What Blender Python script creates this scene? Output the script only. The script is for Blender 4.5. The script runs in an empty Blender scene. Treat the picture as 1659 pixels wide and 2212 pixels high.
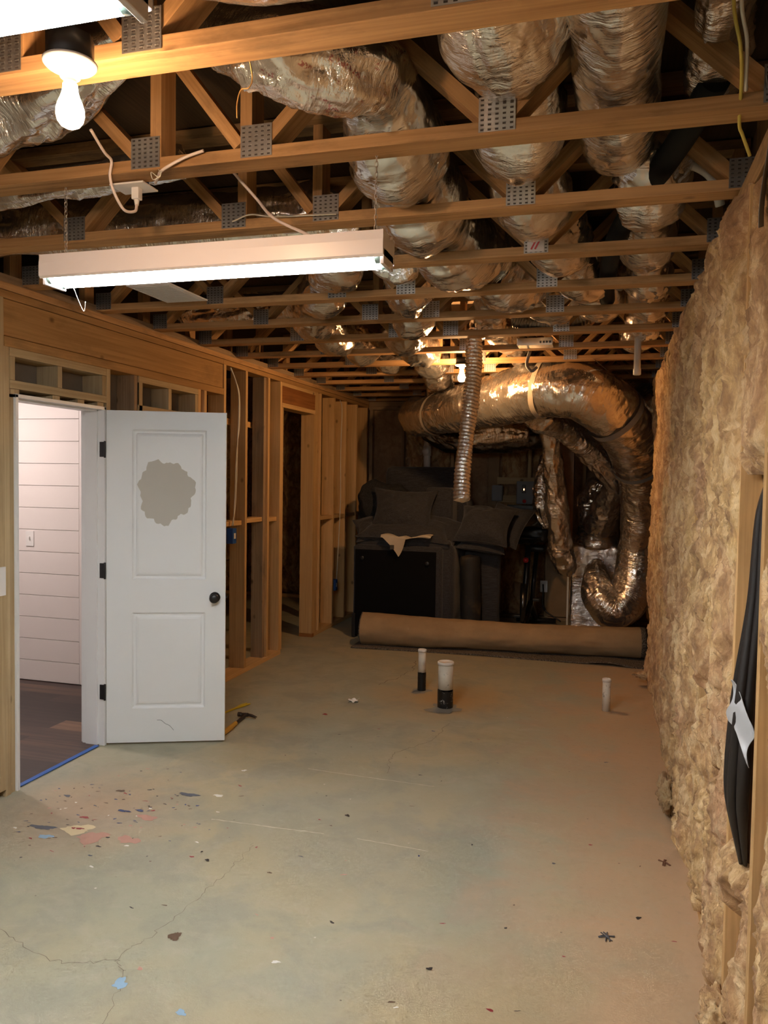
import bpy, math, random
import numpy as np
from mathutils import Vector, Matrix
random.seed(7)
sc = bpy.context.scene
PI = math.pi
# ---------------------------------------------------------------- camera
F_PX, CAM_H = 1700.9, 1.655
YAW, PITCH, ROLL = math.radians(15.9245), math.radians(2.4807), math.radians(0.87554)
fw = Vector((-math.sin(YAW)*math.cos(PITCH), math.cos(YAW)*math.cos(PITCH), -math.sin(PITCH)))
rt = Vector((math.cos(YAW), math.sin(YAW), 0)); up = rt.cross(fw)
rt2 = math.cos(ROLL)*rt + math.sin(ROLL)*up; up2 = -math.sin(ROLL)*rt + math.cos(ROLL)*up
cam_d = bpy.data.cameras.new('camera'); cam = bpy.data.objects.new('camera', cam_d)
sc.collection.objects.link(cam); sc.camera = cam
cam_d.sensor_fit = 'HORIZONTAL'; cam_d.sensor_width = 36.0; cam_d.lens = 36.0*F_PX/1659.0
cam_d.clip_start = 0.02
M = Matrix.Identity(4)
for i in range(3):
    M[i][0] = rt2[i]; M[i][1] = up2[i]; M[i][2] = -fw[i]
M[2][3] = CAM_H
cam.matrix_world = M
# ---------------------------------------------------------------- view, world, light levels
sc.view_settings.view_transform = 'Standard'; sc.view_settings.look = 'None'
sc.view_settings.gamma = 1; sc.view_settings.use_curve_mapping = False
sc.view_settings.exposure = 2.6
w = bpy.data.worlds.new('world'); sc.world = w; w.use_nodes = True
w.node_tree.nodes['Background'].inputs[0].default_value = (0.6, 0.6, 0.7, 1)
w.node_tree.nodes['Background'].inputs[1].default_value = 0.0
sc.cycles.use_denoising = True
sc.cycles.max_bounces = 6; sc.cycles.diffuse_bounces = 4; sc.cycles.glossy_bounces = 4
sc.cycles.use_adaptive_sampling = True; sc.cycles.adaptive_threshold = .05; sc.cycles.adaptive_min_samples = 20
sc.cycles.caustics_reflective = False; sc.cycles.caustics_refractive = False
sc.cycles.sample_clamp_indirect = 4.0
TUBE_L, BULB_L, BULB_FAR_L, ROOM_L, TUBE_REAR = 14.0, 50.0, 190.0, 20.0, 14.0

# ---------------------------------------------------------------- helpers
COL = sc.collection
def tag(o, label=None, cat=None, group=None, kind=None):
    if label: o['label'] = label
    if cat: o['category'] = cat
    if group: o['group'] = group
    if kind: o['kind'] = kind
    return o
def thing(name, label=None, cat=None, loc=(0, 0, 0), group=None, kind=None):
    o = bpy.data.objects.new(name, None); COL.objects.link(o)
    o.location = loc; o.empty_display_size = 0.05
    return tag(o, label, cat, group, kind)
class MB:
    def __init__(s): s.v = []; s.f = []; s.uv = []; s.m = []; s.smooth = []; s.n = 0
    def add(s, V, Fc, UV=None, mi=0, smooth=False):
        b = s.n
        s.v.append(np.asarray(V, float).reshape(-1, 3)); s.n += len(s.v[-1])
        for k, f in enumerate(Fc):
            s.f.append(tuple(i+b for i in f)); s.m.append(mi); s.smooth.append(smooth)
            s.uv.extend(UV[k] if UV is not None else [(0.0, 0.0)]*len(f))
        return s
    def beam(s, p, q, wv, tv, mi=0):
        """rectangular timber from p to q; wv and tv are the full width and thickness vectors; uv u runs along the grain in metres"""
        p, q, wv, tv = [Vector(a) for a in (p, q, wv, tv)]
        L = (q-p).length; W, T = wv.length, tv.length
        u0, v0 = random.random()*40, random.random()*40
        c = [(-.5, -.5), (.5, -.5), (.5, .5), (-.5, .5)]
        V = [p + wv*a + tv*b for a, b in c] + [q + wv*a + tv*b for a, b in c]
        Fs = [(0, 1, 5, 4), (1, 2, 6, 5), (2, 3, 7, 6), (3, 0, 4, 7), (3, 2, 1, 0), (4, 5, 6, 7)]
        vs = [0, W, W+T, 2*W+T, 2*W+2*T]; UV = []
        for k in range(4):
            UV.append([(u0, v0+vs[k]), (u0, v0+vs[k+1]), (u0+L, v0+vs[k+1]), (u0+L, v0+vs[k])])
        UV += [[(u0, v0), (u0, v0+W), (u0+.01, v0+W), (u0+.01, v0)]]*2
        return s.add(V, Fs, UV, mi)
    def box(s, x0, x1, y0, y1, z0, z1, axis='z', mi=0):
        d = {'x': (x1-x0, 0, 0), 'y': (0, y1-y0, 0), 'z': (0, 0, z1-z0)}
        cx, cy, cz = (x0+x1)/2, (y0+y1)/2, (z0+z1)/2
        if axis == 'z': return s.beam((cx, cy, z0), (cx, cy, z1), d['x'], d['y'], mi)
        if axis == 'x': return s.beam((x0, cy, cz), (x1, cy, cz), d['y'], d['z'], mi)
        return s.beam((cx, y0, cz), (cx, y1, cz), d['z'], d['x'], mi)
    def grid(s, P, closed_u=False, closed_v=False, UV=None, mi=0, smooth=True):
        """P: (nu, nv, 3)"""
        nu, nv = P.shape[:2]; Fs = []; U = []
        for i in range(nu if closed_u else nu-1):
            for j in range(nv if closed_v else nv-1):
                a, b = i, (i+1) % nu; c, d = j, (j+1) % nv
                Fs.append((a*nv+c, b*nv+c, b*nv+d, a*nv+d))
                if UV is not None:
                    U.append([UV(i, j), UV(i+1, j), UV(i+1, j+1), UV(i, j+1)])
        return s.add(P.reshape(-1, 3), Fs, U if UV is not None else None, mi, smooth)
    def lathe(s, prof, n=24, o=(0, 0, 0), axis=(0, 0, 1), mi=0, smooth=True, cap=True):
        ax = Vector(axis).normalized(); e1 = ax.orthogonal().normalized(); e2 = ax.cross(e1); o = Vector(o)
        V = []; Fs = []
        for r, h in prof:
            for k in range(n):
                a = 2*PI*k/n; V.append(o + ax*h + (e1*math.cos(a)+e2*math.sin(a))*r)
        m = len(prof)
        for i in range(m-1):
            for k in range(n):
                Fs.append((i*n+k, i*n+(k+1) % n, (i+1)*n+(k+1) % n, (i+1)*n+k))
        s.add(V, Fs, None, mi, smooth)
        if cap:
            b = s.n-m*n
            for ring, rev in ((0, True), (m-1, False)):
                if prof[ring][0] > 1e-5:
                    idx = [b+ring*n+k for k in range(n)]
                    s.f.append(tuple(reversed(idx)) if rev else tuple(idx)); s.m.append(mi); s.smooth.append(False); s.uv.extend([(0., 0.)]*n)
        return s
    def tube(s, pts, r, n=8, mi=0, res=8, smooth=True, cap=True, spline=True):
        P = catmull(pts, res) if spline and len(pts) > 2 else np.array(pts, float)
        if not hasattr(r, '__len__'): rr = np.full(len(P), r)
        else: rr = np.interp(np.linspace(0, 1, len(P)), np.linspace(0, 1, len(r)), r)
        T, N, B = frames(P)
        th = np.linspace(0, 2*PI, n, endpoint=False)
        G = P[:, None, :] + rr[:, None, None]*(np.cos(th)[None, :, None]*N[:, None, :] + np.sin(th)[None, :, None]*B[:, None, :])
        s.grid(G, False, True, None, mi, smooth)
        if cap:
            b = s.n-len(P)*n
            for ring, rev in ((0, False), (len(P)-1, True)):
                idx = [b+ring*n+k for k in range(n)]
                s.f.append(tuple(reversed(idx)) if rev else tuple(idx)); s.m.append(mi); s.smooth.append(False); s.uv.extend([(0., 0.)]*n)
        return s
    def build(s, name, mats, parent=None, bevel=0.0, kind=None, label=None):
        me = bpy.data.meshes.new(name)
        V = np.concatenate(s.v)
        me.from_pydata(V.tolist(), [], s.f)
        if not isinstance(mats, (list, tuple)): mats = [mats]
        for m in mats: me.materials.append(m)
        me.polygons.foreach_set('material_index', s.m)
        me.polygons.foreach_set('use_smooth', s.smooth)
        uvl = me.uv_layers.new(name='UVMap'); uvl.data.foreach_set('uv', np.array(s.uv, float).ravel())
        me.update()
        o = bpy.data.objects.new(name, me); COL.objects.link(o)
        if parent is not None:
            o.parent = parent
            o.matrix_parent_inverse = Matrix.Translation(parent.location).inverted() if parent.type == 'EMPTY' and parent.parent is None else Matrix.Identity(4)
        if bevel:
            b = o.modifiers.new('b', 'BEVEL'); b.width = bevel; b.segments = 2; b.limit_method = 'ANGLE'
        return tag(o, label=label, kind=kind)
def catmull(pts, res=8):
    P = np.array(pts, float); P = np.vstack([2*P[0]-P[1], P, 2*P[-1]-P[-2]]); out = []
    for i in range(1, len(P)-2):
        p0, p1, p2, p3 = P[i-1:i+3]
        for t in np.linspace(0, 1, res, endpoint=False):
            out.append(.5*((2*p1)+(-p0+p2)*t+(2*p0-5*p1+4*p2-p3)*t*t+(-p0+3*p1-3*p2+p3)*t**3))
    out.append(P[-2]); return np.array(out)
def frames(P):
    T = np.gradient(P, axis=0); T /= np.linalg.norm(T, axis=1)[:, None]+1e-12
    ref = np.array((0, 0, 1.)) if abs(T[0][2]) < .9 else np.array((1., 0, 0))
    N = np.zeros_like(P); n = np.cross(np.cross(T[0], ref), T[0]); n /= np.linalg.norm(n)
    for i in range(len(P)):
        n = n - T[i]*np.dot(n, T[i]); n /= np.linalg.norm(n)+1e-12; N[i] = n
    return T, N, np.cross(T, N)
def resample(P, step):
    d = np.concatenate([[0], np.cumsum(np.linalg.norm(np.diff(P, axis=0), axis=1))])
    n = max(4, int(d[-1]/step)); s = np.linspace(0, d[-1], n)
    return np.stack([np.interp(s, d, P[:, k]) for k in range(3)], 1), s
# numpy value noise
def _h(ix, iy, iz, seed):
    x = (ix.astype(np.int64)*374761393 + iy.astype(np.int64)*668265263 + iz.astype(np.int64)*2147483647 + seed*1274126177) & 0xFFFFFFFF
    x = ((x ^ (x >> 13))*1274126177) & 0xFFFFFFFF
    x = ((x ^ (x >> 15))*2246822519) & 0xFFFFFFFF
    return ((x ^ (x >> 16)) & 0xFFFFFF)/float(0xFFFFFF)*2-1
def vnoise(P, seed=0):
    P = np.asarray(P, float); I = np.floor(P).astype(np.int64); f = P-I; f = f*f*f*(f*(f*6-15)+10)
    r = 0
    for a in (0, 1):
        for b in (0, 1):
            for c in (0, 1):
                w = (f[..., 0] if a else 1-f[..., 0])*(f[..., 1] if b else 1-f[..., 1])*(f[..., 2] if c else 1-f[..., 2])
                r = r + w*_h(I[..., 0]+a, I[..., 1]+b, I[..., 2]+c, seed)
    return r
def fbm(P, o=4, seed=0, gain=.5):
    P = np.asarray(P, float); r = 0; a = 1
    for k in range(o): r = r+a*vnoise(P*2**k, seed+k*17); a *= gain
    return r
def ridged(P, o=3, seed=0):
    P = np.asarray(P, float); r = 0; a = 1
    for k in range(o): r = r+a*(1-2*np.abs(vnoise(P*2.1**k, seed+k*31))); a *= .5
    return r

# ---------------------------------------------------------------- materials
class NT:
    def __init__(s, name):
        s.m = bpy.data.materials.new(name); s.m.use_nodes = True; s.t = s.m.node_tree; s.t.nodes.clear()
        s.out = s.n('ShaderNodeOutputMaterial'); s.b = s.n('ShaderNodeBsdfPrincipled'); s.l(s.b.outputs[0], s.out.inputs[0])
    def n(s, ty, **kw):
        x = s.t.nodes.new(ty)
        for k, v in kw.items(): setattr(x, k, v)
        return x
    def l(s, a, b): s.t.links.new(a, b)
    def set(s, **kw):
        for k, v in kw.items():
            i = s.b.inputs[k.replace('_', ' ')]
            if hasattr(v, 'is_output') or isinstance(v, bpy.types.NodeSocket): s.l(v, i)
            else: i.default_value = (*v, 1) if isinstance(v, tuple) and len(v) == 3 else v
    def coord(s, kind='Object', scale=(1, 1, 1), loc=(0, 0, 0), rand=0.0):
        c = s.n('ShaderNodeTexCoord'); mp = s.n('ShaderNodeMapping'); mp.inputs['Scale'].default_value = scale; mp.inputs['Location'].default_value = loc
        src = c.outputs[kind]
        if rand:
            oi = s.n('ShaderNodeObjectInfo'); mu = s.n('ShaderNodeMath', operation='MULTIPLY'); s.l(oi.outputs['Random'], mu.inputs[0]); mu.inputs[1].default_value = rand
            ad = s.n('ShaderNodeVectorMath', operation='ADD'); s.l(src, ad.inputs[0]); s.l(mu.outputs[0], ad.inputs[1]); src = ad.outputs[0]
        s.l(src, mp.inputs[0]); return mp.outputs[0]
    def noise(s, vec, scale=5, detail=4, rough=.5, dist=0.0, col=False):
        x = s.n('ShaderNodeTexNoise'); x.inputs['Scale'].default_value = scale; x.inputs['Detail'].default_value = detail
        x.inputs['Roughness'].default_value = rough; x.inputs['Distortion'].default_value = dist; s.l(vec, x.inputs['Vector'])
        return x.outputs[1 if col else 0]
    def vor(s, vec, scale=5, feature='F1', out=0, rand=1.0):
        x = s.n('ShaderNodeTexVoronoi', feature=feature); x.inputs['Scale'].default_value = scale; x.inputs['Randomness'].default_value = rand; s.l(vec, x.inputs['Vector']); return x.outputs[out]
    def ramp(s, fac, stops, interp='LINEAR'):
        r = s.n('ShaderNodeValToRGB'); r.color_ramp.interpolation = interp; e = r.color_ramp.elements
        while len(e) < len(stops): e.new(.5)
        for k, (p, c) in enumerate(stops):
            e[k].position = p; e[k].color = (*c, 1) if hasattr(c, '__len__') else (c, c, c, 1)
        s.l(fac, r.inputs[0]); return r.outputs[0]
    def mix(s, fac, a, b, mode='MIX'):
        x = s.n('ShaderNodeMix', data_type='RGBA', blend_type=mode)
        for v, i in ((fac, x.inputs[0]), (a, x.inputs[6]), (b, x.inputs[7])):
            if isinstance(v, bpy.types.NodeSocket): s.l(v, i)
            else: i.default_value = (*v, 1) if hasattr(v, '__len__') else v
        return x.outputs[2]
    def math(s, op, a, b=0.0, clamp=False):
        x = s.n('ShaderNodeMath', operation=op, use_clamp=clamp)
        for v, i in ((a, x.inputs[0]), (b, x.inputs[1])):
            if isinstance(v, bpy.types.NodeSocket): s.l(v, i)
            else: i.default_value = v
        return x.outputs[0]
    def bump(s, h, strength=.3, dist=.01, normal=None):
        x = s.n('ShaderNodeBump'); x.inputs['Strength'].default_value = strength; x.inputs['Distance'].default_value = dist; s.l(h, x.inputs['Height'])
        if normal is not None: s.l(normal, x.inputs['Normal'])
        return x.outputs[0]
def plain(name, col, rough=.5, metal=0.0, spec=None, emit=None, es=0.0, var=0.0, bscale=0, bstr=.2, bdist=.002):
    t = NT(name); c = col
    if var:
        nz = t.noise(t.coord('Object', rand=3), 6, 5)
        c = t.mix(t.ramp(nz, [(.3, 0), (.7, 1)]), tuple(x*(1-var) for x in col), tuple(min(1, x*(1+var)) for x in col))
    t.set(Base_Color=c, Roughness=rough, Metallic=metal)
    if spec is not None: t.b.inputs['Specular IOR Level'].default_value = spec
    if emit: t.set(Emission_Color=emit, Emission_Strength=es)
    if bscale: t.set(Normal=t.bump(t.noise(t.coord('Object'), bscale, 3), bstr, bdist))
    return t.m
def wood(name, light, dark, knot=.5, stain=0.0, stain_col=(.05, .04, .035), rough=.75, var=.22, oi_var=.25):
    t = NT(name)
    uv = t.coord('UV', (1, 1, 1), rand=17.0)
    wob = t.noise(t.coord('UV', (1.2, 9, 1), rand=17.0), 1.0, 3, col=True)
    m1 = t.n('ShaderNodeVectorMath', operation='MULTIPLY_ADD'); t.l(wob, m1.inputs[0]); m1.inputs[1].default_value = (0, .045, 0); t.l(uv, m1.inputs[2])
    mp = t.n('ShaderNodeMapping'); mp.inputs['Scale'].default_value = (1.6, 85, 1); t.l(m1.outputs[0], mp.inputs[0])
    g = t.noise(mp.outputs[0], 1.0, 5, .6)
    mpb = t.n('ShaderNodeMapping'); mpb.inputs['Scale'].default_value = (.55, 7, 1); t.l(m1.outputs[0], mpb.inputs[0])
    big = t.noise(mpb.outputs[0], 1.0, 3, .55)
    f = t.math('ADD', t.math('MULTIPLY', g, .55), t.math('MULTIPLY', big, .45))
    c = t.mix(t.ramp(f, [(.36, 0), (.64, 1)]), dark, light)
    if knot:
        mk = t.n('ShaderNodeMapping'); mk.inputs['Scale'].default_value = (6.5, 9.5, 1); t.l(uv, mk.inputs[0])
        kd = t.vor(mk.outputs[0], 1.0, 'F1'); kf = t.ramp(kd, [(.0, 1), (.07, .85), (.19, .0)])
        kc = t.vor(mk.outputs[0], 1.0, 'F1', 1); sep = t.n('ShaderNodeSeparateColor'); t.l(kc, sep.inputs[0])
        on = t.ramp(sep.outputs[0], [(1-knot-.01, 0), (1-knot, 1)], 'CONSTANT')
        c = t.mix(t.math('MULTIPLY', t.math('MULTIPLY', kf, on), .85), c, tuple(x*.28 for x in dark))
    if stain:
        sn = t.noise(t.coord('UV', (2.2, 6, 1), rand=17.0), 1.0, 6, .65)
        c = t.mix(t.math('MULTIPLY', t.ramp(sn, [(.52, 0), (.68, 1)]), stain), c, stain_col)
    oi = t.n('ShaderNodeObjectInfo'); hv = t.n('ShaderNodeHueSaturation')
    va = t.math('ADD', t.math('MULTIPLY', oi.outputs['Random'], oi_var), 1-oi_var/2)
    t.l(va, hv.inputs['Value']); t.l(c, hv.inputs['Color'])
    t.set(Base_Color=hv.outputs[0], Roughness=rough, Normal=t.bump(g, .25, .002)); t.b.inputs['Specular IOR Level'].default_value = .25
    return t.m
def print_red(t, c):
    """rows of small smudged red lettering on the tape of the near bend"""
    o = t.coord('Object'); sp = t.n('ShaderNodeSeparateXYZ'); t.l(o, sp.inputs[0])
    near = t.math('MULTIPLY', t.math('LESS_THAN', sp.outputs[1], 2.17), t.math('GREATER_THAN', sp.outputs[0], -.93))
    rows = t.ramp(t.math('FRACT', t.math('MULTIPLY', t.math('ADD', sp.outputs[2], t.math('MULTIPLY', sp.outputs[0], .35)), 22.0)), [(.30, 0), (.36, 1), (.62, 1), (.68, 0)])
    let = t.ramp(t.noise(t.coord('Object', (160, 160, 90)), 1.0, 2), [(.50, 0), (.54, 1)]); blk = t.ramp(t.noise(t.coord('Object'), 13, 2), [(.52, 0), (.56, 1)])
    return t.mix(t.math('MULTIPLY', t.math('MULTIPLY', near, rows), t.math('MULTIPLY', t.math('MULTIPLY', let, blk), .7)), c, (.45, .04, .06))
def foil_mat(name, col=(.80, .76, .71), rough=.24, crinkle=1.0, stretch=(34, 5), printed=False):
    """metallised film: fine creases across the run (u = metres along the duct, v = metres around it)"""
    t = NT(name)
    uv = t.coord('UV', (1, 1, 1), rand=5.0)
    a = t.n('ShaderNodeMapping'); a.inputs['Scale'].default_value = (stretch[0], stretch[1], 1); t.l(uv, a.inputs[0])
    n1 = t.noise(a.outputs[0], 1.0, 4, .6, .8)
    b = t.n('ShaderNodeMapping'); b.inputs['Scale'].default_value = (stretch[0]*1.8, stretch[1]*3.2, 1); b.inputs['Rotation'].default_value = (0, 0, .5); t.l(uv, b.inputs[0])
    v1 = t.vor(b.outputs[0], 1.0, 'F1')
    o = t.coord('Object', (1, 1, 1), rand=2.0); n2 = t.noise(o, 75, 3, .6, 1.2); big = t.noise(o, 4, 3)
    h = t.math('ADD', t.math('MULTIPLY', t.math('ABSOLUTE', t.math('SUBTRACT', n1, .5)), 1.6), t.math('ADD', t.math('MULTIPLY', v1, .35), t.math('MULTIPLY', n2, .22)))
    d = t.n('ShaderNodeMapping'); d.inputs['Scale'].default_value = (stretch[0]*4.5, stretch[1]*6, 1); d.inputs['Rotation'].default_value = (0, 0, -.35); t.l(uv, d.inputs[0])
    v2 = t.vor(d.outputs[0], 1.0, 'F1'); h2 = t.math('ADD', v2, t.math('MULTIPLY', t.noise(d.outputs[0], 1.3, 3, .6, 1.0), .8))
    c = t.mix(t.ramp(big, [(.35, 0), (.75, 1)]), col, tuple(x*y for x, y in zip(col, (.93, .88, .82))))
    rr = t.math('MAXIMUM', t.math('ADD', t.math('MULTIPLY', t.noise(o, 11, 3), .26), rough-.12), .06)
    msk = t.math('ADD', t.math('MULTIPLY', t.ramp(t.noise(t.coord('Object', (1, 1, 1), (2, 3, 1), rand=1.5), 6.5, 3, .6), [(.42, 0), (.60, 1)]), .85), .15)
    nb = t.bump(t.math('MULTIPLY', h, msk), .9, .011*crinkle); nb = t.bump(t.math('MULTIPLY', h2, msk), .30*crinkle, .003, nb)
    if printed: c = print_red(t, c)
    t.set(Base_Color=c, Metallic=.93, Roughness=rr, Normal=nb)
    return t.m
WOOD_TRUSS = wood('wood_truss', (.62, .36, .16), (.36, .19, .075), .05, .6, (.13, .075, .035))
WOOD_DARKEND = wood('wood_truss_stained', (.46, .29, .14), (.25, .14, .06), .15, .8, (.07, .045, .03))
WOOD_STUD = wood('wood_stud', (.72, .46, .215), (.52, .31, .125), .20, .15, (.16, .09, .05))
WOOD_PALE = wood('wood_pale', (.56, .43, .255), (.38, .27, .14), .14, .2, (.14, .10, .07), oi_var=.12)
WOOD_ROUGH = wood('wood_rough', (.40, .28, .17), (.22, .14, .08), .3, .6, (.09, .07, .055))
WOOD_HEADER = wood('wood_header', (.52, .295, .115), (.34, .18, .065), .30, .3, (.09, .05, .025), oi_var=.08)
WOOD_RED = wood('wood_red_header', (.40, .17, .05), (.22, .08, .022), .1, .3, (.06, .03, .02), oi_var=.05)
FOIL = foil_mat('foil_sleeve', (.90, .89, .88), .12, 1.0)
FOIL_WARM = foil_mat('foil_sleeve_brown_reflection', (.88, .83, .77), .13, 1.0)  # silver foil; warm tint stands for the brown wood it reflects
FOIL_PRINT = foil_mat('foil_printed', (.88, .85, .81), .13, 1.0, printed=True)
FOIL_TIGHT = foil_mat('foil_tight', (.80, .74, .68), .18, .6, stretch=(70, 4))
FOIL_BRIGHT = foil_mat('foil_dryer_pipe', (.90, .87, .84), .13, .9, stretch=(40, 16))
WHITE = plain('white_paint', (.80, .80, .80), .42, bscale=220, bstr=.05)
WHITE_COOL = plain('white_door_paint', (.80, .82, .83), .38, bscale=260, bstr=.04)
WHITE_METAL = plain('white_enamel', (.80, .74, .73), .32)
BLACK_METAL = plain('black_metal', (.012, .012, .013), .35)
BLACK_PLASTIC = plain('black_plastic', (.010, .010, .011), .42)
BLACK_CLOTH = plain('black_dust_cover', (.006, .006, .007), .95, spec=.1)
DARK_RUBBER = plain('dark_pipe_insulation', (.018, .019, .018), .8, spec=.2)
GALV = plain('galvanised_steel', (.47, .46, .45), .38, .85, var=.2, bscale=60, bstr=.1)
GALV_DARK = plain('plate_slots', (.05, .04, .035), .8)
PVC = plain('pvc', (.78, .74, .68), .45, var=.08)
PVC_WHITE = plain('pvc_white', (.80, .78, .75), .4)
WHITE_PLASTIC = plain('white_plastic', (.82, .80, .78), .4)
CORD = plain('cord_vinyl', (.78, .66, .60), .5)
ROMEX = plain('cable_white', (.70, .66, .56), .5)
YELLOW_CABLE = plain('cable_yellow', (.62, .50, .10), .5)
CABLE_BLACK = plain('cable_black', (.02, .015, .013), .5)
CABLE_BROWN = plain('cable_brown', (.10, .045, .025), .55)
BLUE_BOX = plain('blue_box', (.02, .09, .34), .5)
GREY_STRAP = plain('grey_cloth_tape', (.22, .22, .22), .55, bscale=300, bstr=.2)
CHAIN = plain('steel_chain', (.55, .50, .45), .35, .9)
GREY_BOX = plain('grey_switch_box', (.20, .215, .23), .5)
RED = plain('red_plastic', (.55, .02, .02), .4)
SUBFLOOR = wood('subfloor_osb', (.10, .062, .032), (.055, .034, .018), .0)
TUBE_M = plain('fluorescent_tube', (.9, .9, .9), .5, emit=(.90, .97, .99), es=TUBE_L)
FILL_TUBE_M = plain('fill_tube_rear', (.9, .9, .9), .5, emit=(.93, .97, 1.0), es=TUBE_REAR)  # tubes of the added fill fixture behind the viewer
BULB_M = plain('bulb_glass_lit', (.9, .9, .9), .5, emit=(1.0, .61, .33), es=BULB_L)
BULB_FAR_M = plain('bulb_glass_lit_far', (.9, .9, .9), .5, emit=(1.0, .56, .24), es=BULB_FAR_L)
ROOM_LAMP_M = plain('room_lamp_lit', (.9, .9, .9), .5, emit=(1.0, .84, .78), es=ROOM_L)
def sofa_fabric():
    t = NT('charcoal_fabric'); u = t.coord('Object')
    w1 = t.noise(t.coord('Object', (260, 14, 260)), 1, 2); w2 = t.noise(t.coord('Object', (14, 260, 260)), 1, 2)
    f = t.math('MULTIPLY', t.math('ADD', w1, w2), .5)
    c = t.mix(t.ramp(f, [(.38, 0), (.62, 1)]), (.012, .012, .014), (.050, .050, .056))
    t.set(Base_Color=c, Roughness=.92, Normal=t.bump(f, .4, .001)); t.b.inputs['Sheen Weight'].default_value = .15; return t.m
FABRIC = sofa_fabric()
def plush():
    t = NT('black_plush'); n = t.noise(t.coord('Object'), 160, 2, .6)
    t.set(Base_Color=t.mix(t.ramp(n, [(.4, 0), (.75, 1)]), (.008, .008, .009), (.06, .06, .062)), Roughness=.9, Normal=t.bump(n, 1.0, .01)); return t.m
PLUSH = plush()
def concrete():
    t = NT('concrete_floor'); o = t.coord('Object')
    sep = t.n('ShaderNodeSeparateXYZ'); t.l(o, sep.inputs[0]); X, Y = sep.outputs[0], sep.outputs[1]
    big = t.noise(o, .85, 5, .55, .6); mid = t.noise(o, 3.2, 6, .62, .5); fine = t.noise(o, 26, 5, .7); vf = t.noise(o, 140, 3, .6)
    c = t.mix(t.ramp(big, [(.36, 0), (.62, 1)]), (.385, .39, .30), (.45, .39, .25))
    c = t.mix(t.math('MULTIPLY', t.ramp(mid, [(.46, 0), (.60, 1)]), .6), c, (.335, .325, .255))
    m2 = t.noise(t.coord('Object', (1, 1.5, 1), (5, 1, 0)), 6.5, 6, .66, .8); c = t.mix(t.math('MULTIPLY', t.ramp(m2, [(.52, 0), (.66, 1)]), .3), c, (.50, .45, .35))
    # red clay dust towards the wall on the open side and around the drain stubs
    rx = t.math('MULTIPLY_ADD', X, .62); rx.node.inputs[2].default_value = .78
    rx = t.math('ADD', rx, t.math('MULTIPLY', t.math('SUBTRACT', mid, .5), 1.1))
    near = t.math('MULTIPLY', t.ramp(t.math('MULTIPLY', t.math('ADD', rx, 0), 1), [(.42, 0), (.95, 1)]), .85)
    c = t.mix(near, c, (.60, .40, .24))
    def blob(cx, cy, r0, r1, amt, col, c, sx=1.0):
        dx = t.math('MULTIPLY', t.math('SUBTRACT', X, cx), sx); dy = t.math('SUBTRACT', Y, cy)
        d = t.math('SQRT', t.math('ADD', t.math('MULTIPLY', dx, dx), t.math('MULTIPLY', dy, dy)))
        d = t.math('ADD', d, t.math('MULTIPLY', t.math('SUBTRACT', mid, .5), 1.0*r1))
        return t.mix(t.math('MULTIPLY', t.ramp(t.math('DIVIDE', d, r1), [(r0/r1, 1), (1.0, 0)]), amt), c, col)
    c = blob(-1.12, 5.75, .1, .62, .8, (.47, .29, .12), c)
    c = blob(-.2, 2.2, .1, .9, .55, (.45, .33, .18), c)
    c = blob(-2.45, 3.25, .1, .62, .5, (.46, .29, .20), c)
    c = blob(-1.05, 3.5, .1, .75, .35, (.33, .33, .27), c)
    c = blob(-1.25, 1.95, .05, .45, .4, (.44, .33, .18), c)
    c = blob(-.6, 9.0, .5, 2.6, .45, (.26, .20, .13), c)
    c = t.mix(t.math('MULTIPLY', t.ramp(fine, [(.55, 0), (.75, 1)]), .22), c, (.24, .20, .145))
    c = t.mix(t.math('MULTIPLY', t.ramp(fine, [(.25, 1), (.42, 0)]), .2), c, (.58, .54, .45))
    sp = t.vor(t.coord('Object', (1, 1.4, 1)), 7.0, 'F1'); c = t.mix(t.ramp(sp, [(.018, .8), (.035, 0)]), c, (.10, .085, .07))
    sp2 = t.vor(t.coord('Object', (1, 1, 1), (3, 5, 0)), 3.1, 'F1'); c = t.mix(t.ramp(sp2, [(.012, .8), (.02, 0)]), c, (.75, .72, .66))
    t.set(Base_Color=c, Roughness=t.ramp(mid, [(.3, .55), (.7, .8)]), Normal=t.bump(t.math('ADD', fine, t.math('MULTIPLY', vf, .4)), .18, .004))
    t.b.inputs['Specular IOR Level'].default_value = .3; return t.m
CONCRETE = concrete()
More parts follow.
